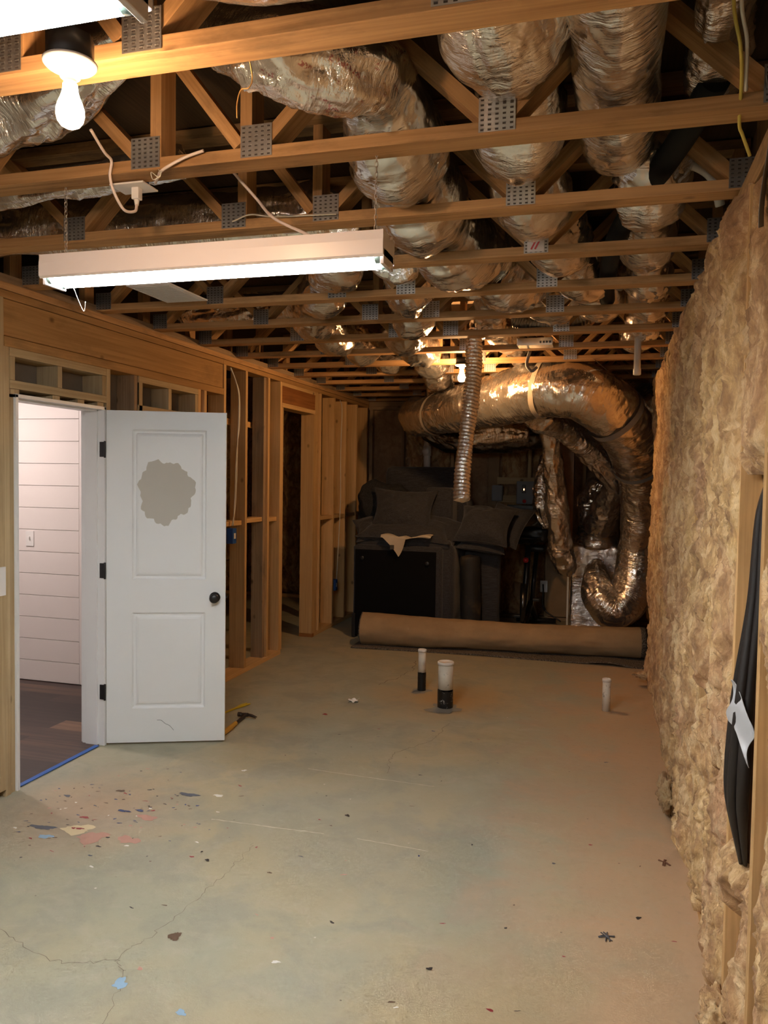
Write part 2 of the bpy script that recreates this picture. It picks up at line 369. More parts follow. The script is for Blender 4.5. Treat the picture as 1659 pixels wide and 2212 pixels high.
def insulation(name='fiberglass', dark=0.0):
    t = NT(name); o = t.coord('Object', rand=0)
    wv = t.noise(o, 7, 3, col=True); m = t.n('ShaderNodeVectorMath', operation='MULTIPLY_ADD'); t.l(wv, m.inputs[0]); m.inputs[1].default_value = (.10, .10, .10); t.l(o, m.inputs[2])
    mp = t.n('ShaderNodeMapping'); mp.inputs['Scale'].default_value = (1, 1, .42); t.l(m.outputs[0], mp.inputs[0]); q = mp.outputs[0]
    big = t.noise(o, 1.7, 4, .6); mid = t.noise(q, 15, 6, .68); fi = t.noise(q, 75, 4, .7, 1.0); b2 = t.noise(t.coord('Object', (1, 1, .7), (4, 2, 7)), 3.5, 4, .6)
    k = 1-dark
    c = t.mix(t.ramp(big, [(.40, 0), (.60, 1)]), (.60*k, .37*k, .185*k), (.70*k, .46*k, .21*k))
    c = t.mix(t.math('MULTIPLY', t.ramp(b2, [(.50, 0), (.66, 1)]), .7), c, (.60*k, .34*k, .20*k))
    c = t.mix(t.math('MULTIPLY', t.ramp(mid, [(.50, 0), (.66, 1)]), .75), c, (.86*k, .66*k, .39*k))  # pale highlights on the tufts mixed into the wool colour
    c = t.mix(t.math('MULTIPLY', t.ramp(mid, [(.37, 1), (.53, 0)]), .85), c, (.33*k, .18*k, .09*k))  # crevice shade between tufts put into the colour, coarse then fine
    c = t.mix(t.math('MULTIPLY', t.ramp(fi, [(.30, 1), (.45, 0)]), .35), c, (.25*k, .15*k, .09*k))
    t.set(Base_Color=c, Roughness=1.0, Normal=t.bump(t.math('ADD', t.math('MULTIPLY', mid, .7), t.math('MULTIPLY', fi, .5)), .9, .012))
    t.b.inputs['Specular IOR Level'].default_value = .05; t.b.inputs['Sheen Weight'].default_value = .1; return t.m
INSUL = insulation(); INSUL_DARK = insulation('fiberglass_dark', .30)  # second copy has every colour scaled darker
def osb():
    t = NT('brown_panel'); o = t.coord('Object'); n = t.noise(o, 9, 6, .6, 1.5); n2 = t.noise(o, 45, 4, .6)
    c = t.mix(t.ramp(n, [(.35, 0), (.65, 1)]), (.27, .16, .085), (.42, .275, .155)); c = t.mix(t.math('MULTIPLY', n2, .35), c, (.14, .08, .045))
    t.set(Base_Color=c, Roughness=.85, Normal=t.bump(n2, .2, .003)); return t.m
OSB = osb()
DRYWALL = plain('drywall_back_paper', (.23, .185, .135), .9, var=.1, bscale=40, bstr=.1)
def shiplap():
    t = NT('shiplap_paint'); o = t.coord('Object'); sep = t.n('ShaderNodeSeparateXYZ'); t.l(o, sep.inputs[0])
    t.set(Base_Color=(.80, .74, .71), Roughness=.45); return t.m
SHIPLAP = shiplap()
def plankfloor():
    t = NT('dark_plank_floor'); o = t.coord('Object')
    mp = t.n('ShaderNodeMapping'); t.l(o, mp.inputs[0]); br = t.n('ShaderNodeTexBrick'); t.l(mp.outputs[0], br.inputs['Vector'])
    br.inputs['Scale'].default_value = 1; br.inputs['Brick Width'].default_value = 1.15; br.inputs['Row Height'].default_value = .17; br.inputs['Mortar Size'].default_value = .003; br.offset = .37
    br.inputs['Color1'].default_value = (0, 0, 0, 1); br.inputs['Color2'].default_value = (1, 1, 1, 1); br.inputs['Mortar'].default_value = (.2, .2, .2, 1); br.inputs['Bias'].default_value = -.1
    st = t.noise(t.coord('Object', (1.3, 26, 1)), 1.0, 5, .6); f = t.math('ADD', t.math('MULTIPLY', br.outputs[0], .5), t.math('MULTIPLY', st, .5))
    c = t.ramp(f, [(.25, (.028, .018, .016)), (.46, (.055, .034, .028)), (.56, (.12, .068, .044)), (.70, (.26, .15, .09))])
    t.set(Base_Color=c, Roughness=.42); return t.m
PLANKS = plankfloor()
def carpet_back():
    t = NT('rug_backing'); o = t.coord('Object'); n = t.noise(o, 3.5, 5, .6); f = t.noise(t.coord('Object', (1, 1, 1)), 190, 2)
    c = t.mix(t.ramp(n, [(.35, 0), (.65, 1)]), (.46, .315, .175), (.36, .245, .14)); c = t.mix(t.math('MULTIPLY', f, .35), c, (.20, .13, .075))
    t.set(Base_Color=c, Roughness=.95, Normal=t.bump(f, .3, .002)); t.b.inputs['Specular IOR Level'].default_value = .1; return t.m
RUG_BACK = carpet_back()
def pile():
    t = NT('rug_pile'); o = t.coord('Object'); n = t.noise(o, 120, 2, .6); c = t.mix(t.ramp(n, [(.38, 0), (.66, 1)]), (.035, .028, .022), (.24, .20, .155))
    t.set(Base_Color=c, Roughness=1.0, Normal=t.bump(n, .8, .006)); return t.m
PILE = pile()
# ================================================================ SETTING
def struct(name, mb, m, parent=None, label=None, bevel=0):
    return mb.build(name, m, parent, bevel=bevel, kind='structure', label=label)
XL, XR, YB, YR, ZT = -2.912, .37, 9.45, -2.6, 2.60   # left studs' face, open wall's studs' face, back, rear, plate height
fl = struct('floor', MB().box(-3.06, 1.05, YR-.1, 10.2, -.12, 0, 'y'), CONCRETE)
struct('floor_side_room', MB().box(-5.3, -3.06, 5.36, 10.2, -.12, 0, 'y'), CONCRETE)
struct('floor_finished_room', MB().box(-6.6, -2.95, 2.2, 5.22, -.02, .004, 'x'), PLANKS)
# floor marks: cracks and paint spots lie on the slab
def ribbon(pts, wdt, z, seed=0, jitter=.012):
    P = catmull([(x, y, z) for x, y in pts], 14); rs = random.Random(seed)
    P[:, 0] += [rs.uniform(-jitter, jitter) for _ in P]; P[:, 1] += [rs.uniform(-jitter, jitter) for _ in P]
    T = np.gradient(P, axis=0); T /= np.linalg.norm(T, axis=1)[:, None]; N = np.stack([-T[:, 1], T[:, 0], 0*T[:, 0]], 1)
    ww = np.array([wdt*rs.uniform(.4, 1.2) for _ in P])[:, None]
    return MB().grid(np.stack([P-N*ww/2, P+N*ww/2], 1), smooth=False)
CRACK = plain('crack_dirt', (.17, .14, .105), .95)
struct('crack', ribbon([(-1.392, 1.9), (-1.498, 2.198), (-1.567, 2.281), (-1.535, 2.465), (-1.501, 2.78), (-1.49, 2.981), (-1.5, 3.2)], .0019, .0006, 1), CRACK, fl)
struct('crack', ribbon([(-1.567, 2.281), (-1.75, 2.2), (-2.1, 2.3)], .0022, .0006, 2), CRACK, fl)
struct('crack', ribbon([(-1.15, 4.2), (-1.2, 4.5), (-1.05, 4.8), (-1.0, 5.2)], .003, .0006, 3), CRACK, fl)
struct('crack', ribbon([(-1.72, 6.0), (-1.6, 6.5), (-1.65, 6.9)], .006, .0006, 4, .02), CRACK, fl)
LINEP = plain('chalk_line', (.62, .58, .46), .9)
struct('chalk_line', ribbon([(-1.80, 3.36), (-1.5, 3.37), (-1.23, 3.38)], .008, .0005, 5, .002), LINEP, fl)
struct('chalk_line', ribbon([(-1.07, 3.38), (-.73, 3.36)], .006, .0005, 6, .002), LINEP, fl)
struct('chalk_line', ribbon([(-1.6, 4.12), (-1.2, 4.1), (-.86, 4.09)], .007, .0005, 7, .003), LINEP, fl)
def blot(mb, cx, cy, rx, ry, mi, seed, z=.0008, ang=0, n=22):
    rs = random.Random(seed); ph = [rs.uniform(0, 6.28) for _ in range(4)]; V = [(cx, cy, z)]
    for k in range(n):
        a = 2*PI*k/n; r = 1+.22*math.sin(2*a+ph[0])+.18*math.sin(3*a+ph[1])+.12*math.sin(5*a+ph[2])+.1*math.sin(9*a+ph[3])
        x, y = rx*r*math.cos(a), ry*r*math.sin(a); V.append((cx+x*math.cos(ang)-y*math.sin(ang), cy+x*math.sin(ang)+y*math.cos(ang), z))
    mb.add(V, [(0, k+1, (k+1) % n+1) for k in range(n)], None, mi)
PC = [plain('dried_paint_'+n, c, .55) for n, c in (('cream', (.70, .58, .36)), ('slate', (.10, .11, .14)), ('red', (.30, .035, .04)), ('navy', (.05, .07, .17)), ('salmon', (.52, .29, .22)), ('sky', (.30, .46, .62)), ('black', (.03, .026, .025)), ('brown', (.13, .08, .05)), ('white', (.8, .78, .72)))]
big_spots = [(-2.335, 3.07, .075, .045, 0), (-2.50, 3.04, .055, .022, 1), (-2.425, 2.965, .035, .018, 5), (-2.385, 3.19, .02, .012, 2), (-2.25, 3.31, .03, .012, 3), (-2.18, 3.34, .025, .01, 3),
  (-2.22, 3.02, .07, .05, 4), (-2.05, 3.05, .05, .035, 4), (-2.05, 3.585, .045, .022, 1), (-1.485, 2.165, .022, .028, 5), (-1.225, 2.10, .018, .012, 5), (-1.19, 3.6, .012, .012, 6), (-1.62, 2.99, .010, .010, 6),
  (-1.455, 2.45, .018, .03, 7), (-.54, 2.54, .009, .009, 6), (.15, 3.08, .01, .01, 6), (-1.865, 5.115, .015, .02, 2), (-2.63, 3.38, .02, .012, 1), (-2.41, 3.52, .02, .014, 7), (-1.9, 3.62, .03, .012, 8), (-1.93, 3.98, .014, .012, 8),
  (-1.60, 2.62, .01, .004, 7), (-1.05, 2.42, .014, .008, 8), (-2.33, 3.08, .02, .008, 2), (-2.36, 3.075, .012, .006, 2), (-2.1, 3.28, .045, .03, 4), (-1.68, 3.05, .006, .006, 6)]
names_c = 'cream slate red navy salmon sky black brown white'.split()
for k, (x, y, rx, ry, ci) in enumerate(big_spots):
    m = MB(); blot(m, x, y, rx, ry, 0, k, z=.0008+.0002*(k % 5))
    struct('paint_spot', m, PC[ci], fl, label='dried %s paint spot on the concrete' % names_c[ci])
mb = MB(); rs = random.Random(5)
for k in range(190):
    if k < 140: x, y = rs.gauss(-2.30, .27), rs.gauss(3.25, .22)
    else: x, y = rs.uniform(-1.9, .3), rs.uniform(2.2, 5)
    if x < -2.85: continue
    blot(mb, x, y, rs.uniform(.003, .014), rs.uniform(.002, .007), rs.choice([1, 2, 3, 6, 7, 7, 6, 4, 8]), 100+k, z=.0004+.000002*k, ang=rs.uniform(-.5, .5), n=9)
tag(mb.build('paint_spatter', PC, fl, kind='stuff'))

# ---- left framed wall
WX0, WD = XL-.14, .14
wl = thing('wall_left', kind='structure')
def part(name, parent, m, *boxes, bevel=.0015, label=None):
    mb = MB()
    for b in boxes: mb.box(*b[:6], b[6] if len(b) > 6 else 'z')
    return struct(name, mb, m, parent, label, bevel)
part('top_plate', wl, WOOD_TRUSS, (WX0, XL, 1.2, YB, ZT-.037, ZT-.001, 'y')); part('top_plate', wl, WOOD_HEADER, (WX0, XL-.003, 5.6, YB, ZT-.078, ZT-.040, 'y')); part('top_plate', wl, WOOD_HEADER, (WX0, XL-.004, 1.2, 5.6, ZT-.078, ZT-.040, 'y'))
part('rim_board', wl, WOOD_ROUGH, (XL-.05, XL-.018, 1.2, YB, ZT+.001, ZT+.045, 'y'))
for a, b in ((1.2, 3.19), (5.62, 6.745), (7.59, YB)):
    part('bottom_plate', wl, WOOD_STUD, (WX0, XL+.004, a, b, 0, .038, 'y'))
hd = part('header', wl, WOOD_HEADER, (WX0+.02, XL-.010, 3.277, 5.597, 2.3375, 2.5195, 'y'), label='long knotty header board over the white door')
part('header_plate', wl, WOOD_HEADER, (WX0, XL, 3.275, 5.598, 2.284, 2.333, 'y'))
for y0 in (1.3, 1.7, 2.1, 2.5, 2.86, 3.186, 3.232): part('stud', wl, WOOD_PALE, (WX0, XL, y0, y0+.040, .038, ZT-.078))
part('stud', wl, WOOD_PALE, (WX0, XL-.004, 3.274, 3.312, 0, 2.284))
part('jack_stud', wl, WOOD_PALE, (WX0, XL-.012, 3.313, 3.350, 0, 2.035))
part('stud', wl, WOOD_PALE, (WX0, XL, 4.105, 4.143, 0, 2.284))
part('niche_rail', wl, WOOD_PALE, (WX0, XL, 3.313, 4.104, 2.240, 2.283, 'y')); part('niche_rail', wl, WOOD_PALE, (WX0, XL, 3.313, 4.104, 2.078, 2.120, 'y'))
for y0 in (3.314, 3.672, 4.066): part('cripple_stud', wl, WOOD_PALE, (WX0, XL-.002, y0, y0+.037, 2.121, 2.239))
for y0 in (3.33, 3.64, 3.85, 4.03): part('shim_block', wl, WOOD_PALE, (WX0+.02, XL-.01, y0, y0+.06, 2.052, 2.077))
part('stud', wl, WOOD_ROUGH, (WX0, XL-.01, 4.405, 4.443, 0, 2.284), label='grey weathered stud')
part('niche_rail', wl, WOOD_PALE, (WX0, XL, 4.444, 5.20, 2.243, 2.283, 'y')); part('niche_rail', wl, WOOD_PALE, (WX0, XL, 4.444, 5.20, 2.058, 2.098, 'y'))
for y0 in (4.446, 4.80, 5.16): part('cripple_stud', wl, WOOD_PALE, (WX0, XL-.002, y0, y0+.038, 2.099, 2.242))
part('casing_board', wl, WHITE, (WX0+.02, XL-.02, 4.446, 5.16, 1.96, 2.057, 'y'))
for y0, m in ((4.446, WOOD_PALE), (5.201, WOOD_STUD), (5.29, WOOD_STUD)): part('stud', wl, m, (WX0, XL, y0, y0+.038, 0, 2.243 if y0 < 4.5 else 2.284))
for y0, m in ((5.600, WOOD_STUD), (5.985, WOOD_STUD), (6.432, WOOD_STUD), (6.70, WOOD_STUD), (7.592, WOOD_STUD), (7.632, WOOD_STUD), (7.735, WOOD_STUD), (8.165, WOOD_STUD), (8.57, WOOD_STUD), (8.965, WOOD_STUD), (9.37, WOOD_STUD)):
    zt = ZT-.079
    part('stud', wl, m, (WX0, XL, y0, y0+.038, .038 if y0 != 5.6 else 0, zt))
part('stud', wl, WOOD_ROUGH, (WX0+.01, XL-.02, 6.385, 6.43, .038, ZT-.079), label='rough waney-edged stud')
part('blocking', wl, WOOD_STUD, (WX0, XL-.03, 5.638, 5.985, 1.245, 1.283, 'y')); part('blocking', wl, WOOD_STUD, (WX0, XL-.03, 6.025, 6.385, 1.255, 1.293, 'y')); part('blocking', wl, WOOD_STUD, (WX0, XL-.03, 6.47, 6.70, 1.245, 1.283, 'y'))
for a, b in ((7.775, 8.163), (8.204, 8.568), (8.609, 8.963), (9.004, 9.368)): part('blocking', wl, WOOD_STUD, (WX0, XL-.01, a, b, 1.20, 1.238, 'y'))
part('blocking', wl, WOOD_STUD, (WX0-.05, WX0-.01, 5.62, 7.0, 2.08, 2.13, 'y'))
part('header', wl, WOOD_RED, (WX0+.02, XL-.004, 6.742, 7.59, 2.335, 2.512, 'y'), label='reddish header over the open doorway')
part('header_plate', wl, WOOD_STUD, (WX0, XL, 6.742, 7.59, 2.292, 2.333, 'y')); part('header_plate', wl, WOOD_STUD, (WX0, XL-.001, 6.742, 7.59, 2.488, 2.521, 'y'))
part('bottom_plate_end', wl, WOOD_RED, (WX0, XL+.006, 7.55, 7.60, 0, .036, 'y'))
part('jack_stud', wl, WOOD_STUD, (WX0, XL-.001, 7.553, 7.591, .038, 2.291)); part('jack_stud', wl, WOOD_STUD, (WX0, XL-.001, 6.74, 6.775, .038, 2.291))
part('drywall_back', wl, DRYWALL, (WX0-.014, WX0-.001, 1.2, 3.312, 0, 2.6, 'z'), (WX0-.014, WX0-.001, 3.312, 4.10, 2.035, 2.6, 'z'), (WX0-.014, WX0-.001, 4.10, 5.36, 0, 2.6, 'z'))
# ---- door 1: frame and slab
d1 = thing('door_1', loc=(XL, 4.09, 0), kind='structure')
JX0, JX1 = WX0-.016, XL
mbj = MB(); mbj.box(JX0, JX1, 3.352, 3.371, 0, 2.052).box(JX0, JX1, 4.084, 4.103, 0, 2.052).box(JX0, JX1, 3.352, 4.103, 2.036, 2.054, 'y')
mbj.box(JX0+.03, JX1-.045, 3.371, 3.381, 0, 2.036).box(JX0+.03, JX1-.045, 4.074, 4.084, 0, 2.036).box(JX0+.03, JX1-.045, 3.371, 4.084, 2.026, 2.036, 'y')
mbj.box(JX0-.017, JX0, 3.29, 3.358, 0, 2.10).box(JX0-.017, JX0, 4.097, 4.16, 0, 2.10).box(JX0-.017, JX0, 3.358, 4.097, 2.046, 2.11, 'y')
struct('door_frame', mbj, WHITE, d1, bevel=.001)
# slab, local frame: u along the slab from the hinge, n towards the camera side
H0 = np.array((XL+.004, 4.098, 0)); H1 = np.array((-2.256, 4.374, 0)); du = (H1-H0); DW = np.linalg.norm(du); du /= DW
dn = np.array((du[1], -du[0], 0.)); DZ0, DZ1, DT = .012, 2.036, .035
PANS = [(.150, DW-.118, 1.015, 1.925), (.150, DW-.122, .222, .812)]
def dprof(u, z):
    e = 0.
    for a, b, c, d in PANS:
        q = min(u-a, b-u, z-c, d-z)
        if q > 0: e = np.interp(q, [0, .006, .012, .020, .030, .040], [0, -.009, -.013, -.013, -.005, -.003])
    return e
def dens(lo, hi, marks, base):
    s = set(np.linspace(lo, hi, base).tolist())
    for m in marks:
        for d in (-.003, 0, .006, .012, .020, .030, .040): s.add(m[0]+d*m[1])
    return np.array(sorted(x for x in s if lo <= x <= hi))
us = dens(0, DW, [(PANS[0][0], 1), (PANS[0][1], -1), (PANS[1][1], -1)], 12)
zs = dens(DZ0, DZ1, [(p[2], 1) for p in PANS]+[(p[3], -1) for p in PANS], 20)
G = np.array([[H0+du*u+dn*dprof(u, z)+np.array((0, 0, z)) for z in zs] for u in us])
mb = MB().grid(G, smooth=False)
bk = [H0-dn*DT+np.array((0, 0, z)) for z in (DZ0, DZ1)]; bk2 = [H1-dn*DT+np.array((0, 0, z)) for z in (DZ0, DZ1)]
f0 = [H0+np.array((0, 0, z)) for z in (DZ0, DZ1)]; f1 = [H1+np.array((0, 0, z)) for z in (DZ0, DZ1)]
mb.add([f0[0], f0[1], f1[1], f1[0], bk[0], bk[1], bk2[1], bk2[0]], [(0, 4, 5, 1), (1, 5, 6, 2), (2, 6, 7, 3), (3, 7, 4, 0), (4, 7, 6, 5)])
struct('door_leaf', mb, WHITE_COOL, d1)
def dpt(u, z, n=0.): return H0+du*u+dn*n+np.array((0, 0, z))
mb = MB(); rs = random.Random(3); n = 90; V = [dpt(.345, 1.55, -.0018)]
for k in range(n):
    a = 2*PI*k/n; r = 1+.06*math.sin(3*a+1)+.05*math.sin(7*a)+.035*math.sin(17*a+2)+rs.uniform(-.025, .025)
    V.append(dpt(.345+.168*r*math.cos(a)*(1 if math.cos(a) > 0 else .95), 1.55+.190*r*math.sin(a), -.0018))
mb.add(V, [(0, k+1, (k+1) % n+1) for k in range(n)])
struct('putty_patch', mb, plain('grey_primer', (.52, .495, .44), .6), d1, label='grey-beige primer patch on the upper panel')
mb = MB().tube([dpt(.30, .148, .0006), dpt(.325, .146, .0006), dpt(.35, .125, .0006), dpt(.375, .112, .0006), dpt(.40, .083, .0006)], .0012, 5)
struct('scuff_mark', mb, plain('scuff', (.16, .17, .19), .7), d1)
kn = MB().lathe([(.033, 0), (.033, .004), (.030, .008), (.014, .012), (.012, .03), (.018, .036), (.0275, .045), (.029, .055), (.024, .063), (.01, .066), (0, .066)], 28, dpt(DW-.064, .905, 0), dn)
struct('door_knob', kn, BLACK_METAL, d1, label='round black door knob')
kn2 = MB().lathe([(.033, 0), (.030, .008), (.012, .012), (.012, .03), (.0275, .045), (.024, .063), (0, .066)], 24, dpt(DW-.064, .905, -DT), -dn)
struct('door_knob', kn2, BLACK_METAL, d1)
mb = MB(); c = dpt(DW+.0005, .905, -DT/2); mb.add([c+dn*a*.011+np.array((0, 0, b*.028))+du*e for e in (0, .002) for a, b in ((-1, -1), (1, -1), (1, 1), (-1, 1))], [(0, 1, 2, 3), (7, 6, 5, 4), (0, 4, 5, 1), (1, 5, 6, 2), (2, 6, 7, 3), (3, 7, 4, 0)])
mb.lathe([(.007, 0), (.007, .008), (.003, .011)], 10, c, du)
struct('latch_plate', mb, BLACK_METAL, d1)
for z in (.33, 1.07, 1.80):
    mb = MB().lathe([(.0065, -.05), (.0065, .05)], 12, (XL+.004, 4.082, z), (0, 0, 1)); mb.box(XL-.030, XL+.002, 4.078, 4.0835, z-.045, z+.045)
    struct('hinge', mb, BLACK_METAL, d1, bevel=.001)
# blue tape and weather strip at the threshold
tape = MB().box(XL-.05, XL-.02, 3.38, 4.06, .004, .0075, 'y')
tag(tape.build('painters_tape', plain('blue_tape', (.03, .12, .42), .6)), 'strip of blue painters tape along the door threshold', 'tape')
# ---- finished room beyond the door
struct('wall_finished_room', MB().box(-6.6, WX0-.015, 5.21, 5.34, 0, 2.52, 'x'), SHIPLAP)
bw = thing('trim_1', kind='structure')
z = .02; zb = .01
for k, zc in enumerate([.172, .345, .518, .691, .864, 1.037, 1.21, 1.383, 1.556, 1.729, 1.902, 2.075, 2.25, 2.42]):
    struct('shiplap_board', MB().box(-6.6, -3.93, 5.192, 5.2095, zb, zc-.0035, 'x'), SHIPLAP, bw, bevel=.0012); zb = zc
struct('corner_board', MB().box(-3.93, -3.10, 5.194, 5.2095, .01, 2.5), SHIPLAP, bw)
struct('wall_finished_room_far', MB().box(-6.75, -6.6, 2.2, 5.34, 0, 2.52, 'y'), WHITE); struct('wall_finished_room_near', MB().box(-6.6, WX0-.015, 2.1, 2.2, 0, 2.52, 'x'), WHITE)
struct('ceiling_finished_room', MB().box(-6.75, WX0-.014, 2.1, 5.34, 2.45, 2.55, 'x'), WHITE)
lp = thing('ceiling_light', 'round glowing ceiling light inside the finished room', 'light', (-4.6, 4.2, 2.45))
MB().lathe([(.0, -.07), (.08, -.065), (.14, -.045), (.16, -.015), (.16, -.004)], 32, (-4.6, 4.2, 2.45)).build('glass_shade', ROOM_LAMP_M, lp)
MB().lathe([(.17, -.006), (.17, 0)], 32, (-4.6, 4.2, 2.45)).build('base_ring', WHITE_METAL, lp)
sw = thing('light_switch', 'white toggle switch on the shiplap wall beyond the door', 'switch', (-4.38, 5.19, 1.14))
MB().box(-4.417, -4.343, 5.186, 5.191, 1.075, 1.195).build('cover_plate', WHITE_PLASTIC, sw, bevel=.002)
MB().box(-4.385, -4.375, 5.174, 5.188, 1.132, 1.152).build('toggle', WHITE_PLASTIC, sw, bevel=.001)
sw = thing('light_switch', 'white switch plate on the stud in front of the doorway', 'switch', (XL, 3.2, 1.14))
MB().box(XL, XL+.006, 3.155, 3.272, 1.035, 1.18).build('cover_plate', WHITE_PLASTIC, sw, bevel=.002)
MB().box(XL+.005, XL+.012, 3.19, 3.20, 1.10, 1.12).build('toggle', WHITE_PLASTIC, sw)

# ---- insulation surfaces
def batt_mesh(y0, y1, z0, z1, xf, bulge, seed, step=.007, amp=.030, edge=.05, back=.09, over=.012, gaps=(), axis='x', sgn=-1, rag=0.0, rec=.035):
    """a fibreglass batt in a stud bay; xf is the studs' face; the front bulges by bulge and is torn and tufted"""
    ny, nz = max(6, int((y1-y0+2*over)/step)), int((z1-z0)/step)
    Y, Z = np.meshgrid(np.linspace(y0-over, y1+over, ny), np.linspace(z0, z1, nz), indexing='ij')
    P = np.stack([Y*1.0, Z*1.0, np.full_like(Y, seed*3.7)], -1)
    W = np.stack([fbm(P*3.5, 3, seed), fbm(P*3.5+9, 3, seed+1), 0*Y], -1)
    Q = P*np.array((1, .50, 1))+W*.06
    n = .50*fbm(Q*8, 3, seed+2)+.55*ridged(Q*15, 3, seed+3)+.26*ridged(Q*38, 3, seed+4)
    hole = np.clip(fbm(Q*6.5+30, 3, seed+6)-.30, 0, 1)*.22
    low = fbm(P*2.2, 2, seed+7)
    e = np.minimum(Y-(y0-over), (y1+over)-Y); ez = np.minimum(Z-z0, z1-Z)+.03*fbm(np.stack([Y*14, 0*Y, 0*Y+seed], -1), 3, seed+5)
    ed = np.clip(e/edge, 0, 1)**.5*np.clip(ez/.06, 0, 1)**.5
    h = bulge*(.75+.9*low)*ed+amp*n*(.35+.65*ed)-hole*ed-(1-ed)*rec
    for (gy, gz, gr, gs, gd) in gaps:   # torn hollows: centre, radius across, radius along, depth
        g = np.exp(-(((Y-gy)/gr)**2+((Z-gz)/gs)**2)); h = h-gd*g
    jy = .010*fbm(P*18, 2, seed+11)
    if rag:
        tt = (Y-(y0-over))/(y1-y0+2*over); zz0 = np.stack([0*Z+seed, Z*2.1, 0*Z], -1); zz1 = zz0+np.array((9.3, 4.1, 0))
        lo_ = np.clip((Z-.9)*.35, -.35, .35); r0 = rag*(fbm(zz0, 3, seed+21)+.10+lo_)+.3*rag*fbm(zz0*6, 2, seed+23); r1 = rag*(fbm(zz1, 3, seed+22)+.10+lo_)+.3*rag*fbm(zz1*6, 2, seed+24)
        jy = jy-r0*np.clip(1-tt*4, 0, 1)+r1*np.clip(1-(1-tt)*4, 0, 1)
    if axis == 'x': G = np.stack([xf+sgn*h, Y+jy, Z], -1)
    else: G = np.stack([Y+jy, xf+sgn*h, Z], -1)
    mb = MB().grid(G)
    B = G.copy(); k = 0 if axis == 'x' else 1; B[..., k] = xf-sgn*back
    i0, i1 = 0, ny-1
    for A_, B_ in ((G[0], B[0]), (G[-1], B[-1]), (G[:, 0], B[:, 0]), (G[:, -1], B[:, -1])): mb.grid(np.stack([A_, B_], 1))
    return mb
# ---- open (insulated) wall
wr = thing('wall_right', kind='structure')
YS = [2.135+.3965*k for k in range(-12, 13)]
part('bottom_plate', wr, WOOD_STUD, (XR, XR+.14, YR, 7.2, 0, .038, 'y')); part('top_plate', wr, WOOD_DARKEND, (XR+.01, XR+.15, YR, 7.2, 2.522, 2.60, 'y'))
for y in YS: part('stud', wr, WOOD_STUD, (XR-(.004 if y > 3 else 0), XR+.14, y-.019, y+.019, .038, 2.52))
struct('sheathing', MB().box(XR+.14, XR+.155, YR, 7.2, 0, 3.05), OSB, wr)
ordn = ['first', 'second', 'third', 'fourth', 'fifth', 'sixth', 'seventh', 'eighth', 'ninth', 'tenth', 'eleventh', 'twelfth', 'thirteenth']
vis = [y for y in YS if y > 1.6]
for k, y in enumerate(YS[:-1]):
    a, b = y+.02, YS[k+1]-.02
    if b < 1.3: 
        continue
    i = len([q for q in YS if 1.3 < q <= y+.01])
    if abs(y-2.135) < .01:   # the bay that holds the black cables: wool only low down
        mb = batt_mesh(a, b, .04, .64, XR+.02, .045, 40, .0045, .024, over=.0)
        for q_ in (batt_mesh(a+.01, b, .55, 1.75, XR+.075, .01, 41, .006, .015, back=.04, over=0), batt_mesh(a, b, 1.68, 2.5, XR+.02, .02, 42, .006, .022, back=.09, over=.012)):
            off = mb.n; mb.v += q_.v; mb.f += [tuple(i_+off for i_ in f) for f in q_.f]; mb.uv += q_.uv; mb.m += q_.m; mb.smooth += q_.smooth; mb.n += q_.n
        lab = 'tan fibreglass batt slumped low in the stud bay behind the black cables'
    elif y < 2.1:
        mb = batt_mesh(a, b, .04, 2.5, XR+.035, .02, 30+k, .006, .024, over=.0, edge=.05)
        lab = 'tan batt at the picture edge, one bay closer to the viewer than the black cables' if y > 1.6 else 'fibreglass batt in the stud bay closest to the lens, beyond the cable bay'
    else:
        far = y > 4.2
        gaps = [(a+.02, .75, .06, .45, .07)] if y < 2.6 else ([(b-.02, .9, .05, .3, .06)] if y < 3 else ([(b-.01, .30, .06, .22, .07), (a+.03, .28, .05, .18, .06)] if y < 3.8 else ([(b-.02, .22, .07, .2, .08)] if y < 4.6 else [])))
        mb = batt_mesh(a, b, .05 if y < 5 else .02, 2.53, XR, .022 if y > 2.6 else .012, 50+k, .0055 if not far else .010, (.032 if y < 4.6 else .024), over=.016 if y > 2.6 else .004, edge=.035, gaps=gaps, rag=.034 if y > 2.6 else .02, rec=.008)
        lab = 'tan and yellow fibreglass batt in the open wall, %s bay past the black cables' % ordn[i-4 if i >= 4 else 0]
    tag(mb.build('insulation_batt', INSUL), lab, 'insulation', 'fibreglass batts in the stud bays of the open wall')
# far end of the batts, recess wall and back wall
part('stud', wr, WOOD_STUD, (XR, XR+.14, 7.16, 7.2, 0, 2.6))
struct('wall_right_recess', MB().box(1.0, 1.1, 7.2, YB+.15, 0, 3.05), OSB); struct('wall_right_return', MB().box(XR+.14, 1.0, 7.10, 7.2, 0, 3.05), OSB)
wb = thing('wall_back', kind='structure')
struct('back_panel', MB().box(WX0, 1.05, YB+.10, YB+.12, 0, 3.05), OSB, wb)
part('top_plate', wb, WOOD_ROUGH, (XL+.001, 1.0, YB, YB+.09, 2.50, 2.60, 'x')); part('bottom_plate', wb, WOOD_ROUGH, (XL+.001, 1.0, YB, YB+.09, 0, .038, 'x'))
for x in (-2.90, -2.49, -1.86, -1.80, -1.31, -.93, -.70, -.3, .1, .5, .9): part('stud', wb, WOOD_PALE if x > -1.9 else WOOD_ROUGH, (x, x+.038, YB, YB+.089, .038, 2.50))
part('mounting_board', wb, WOOD_PALE, (-1.29, -.72, YB-.02, YB-.001, 1.60, 1.685, 'x')); part('mounting_board', wb, WOOD_PALE, (-1.29, -.72, YB-.02, YB-.001, 1.385, 1.47, 'x'))
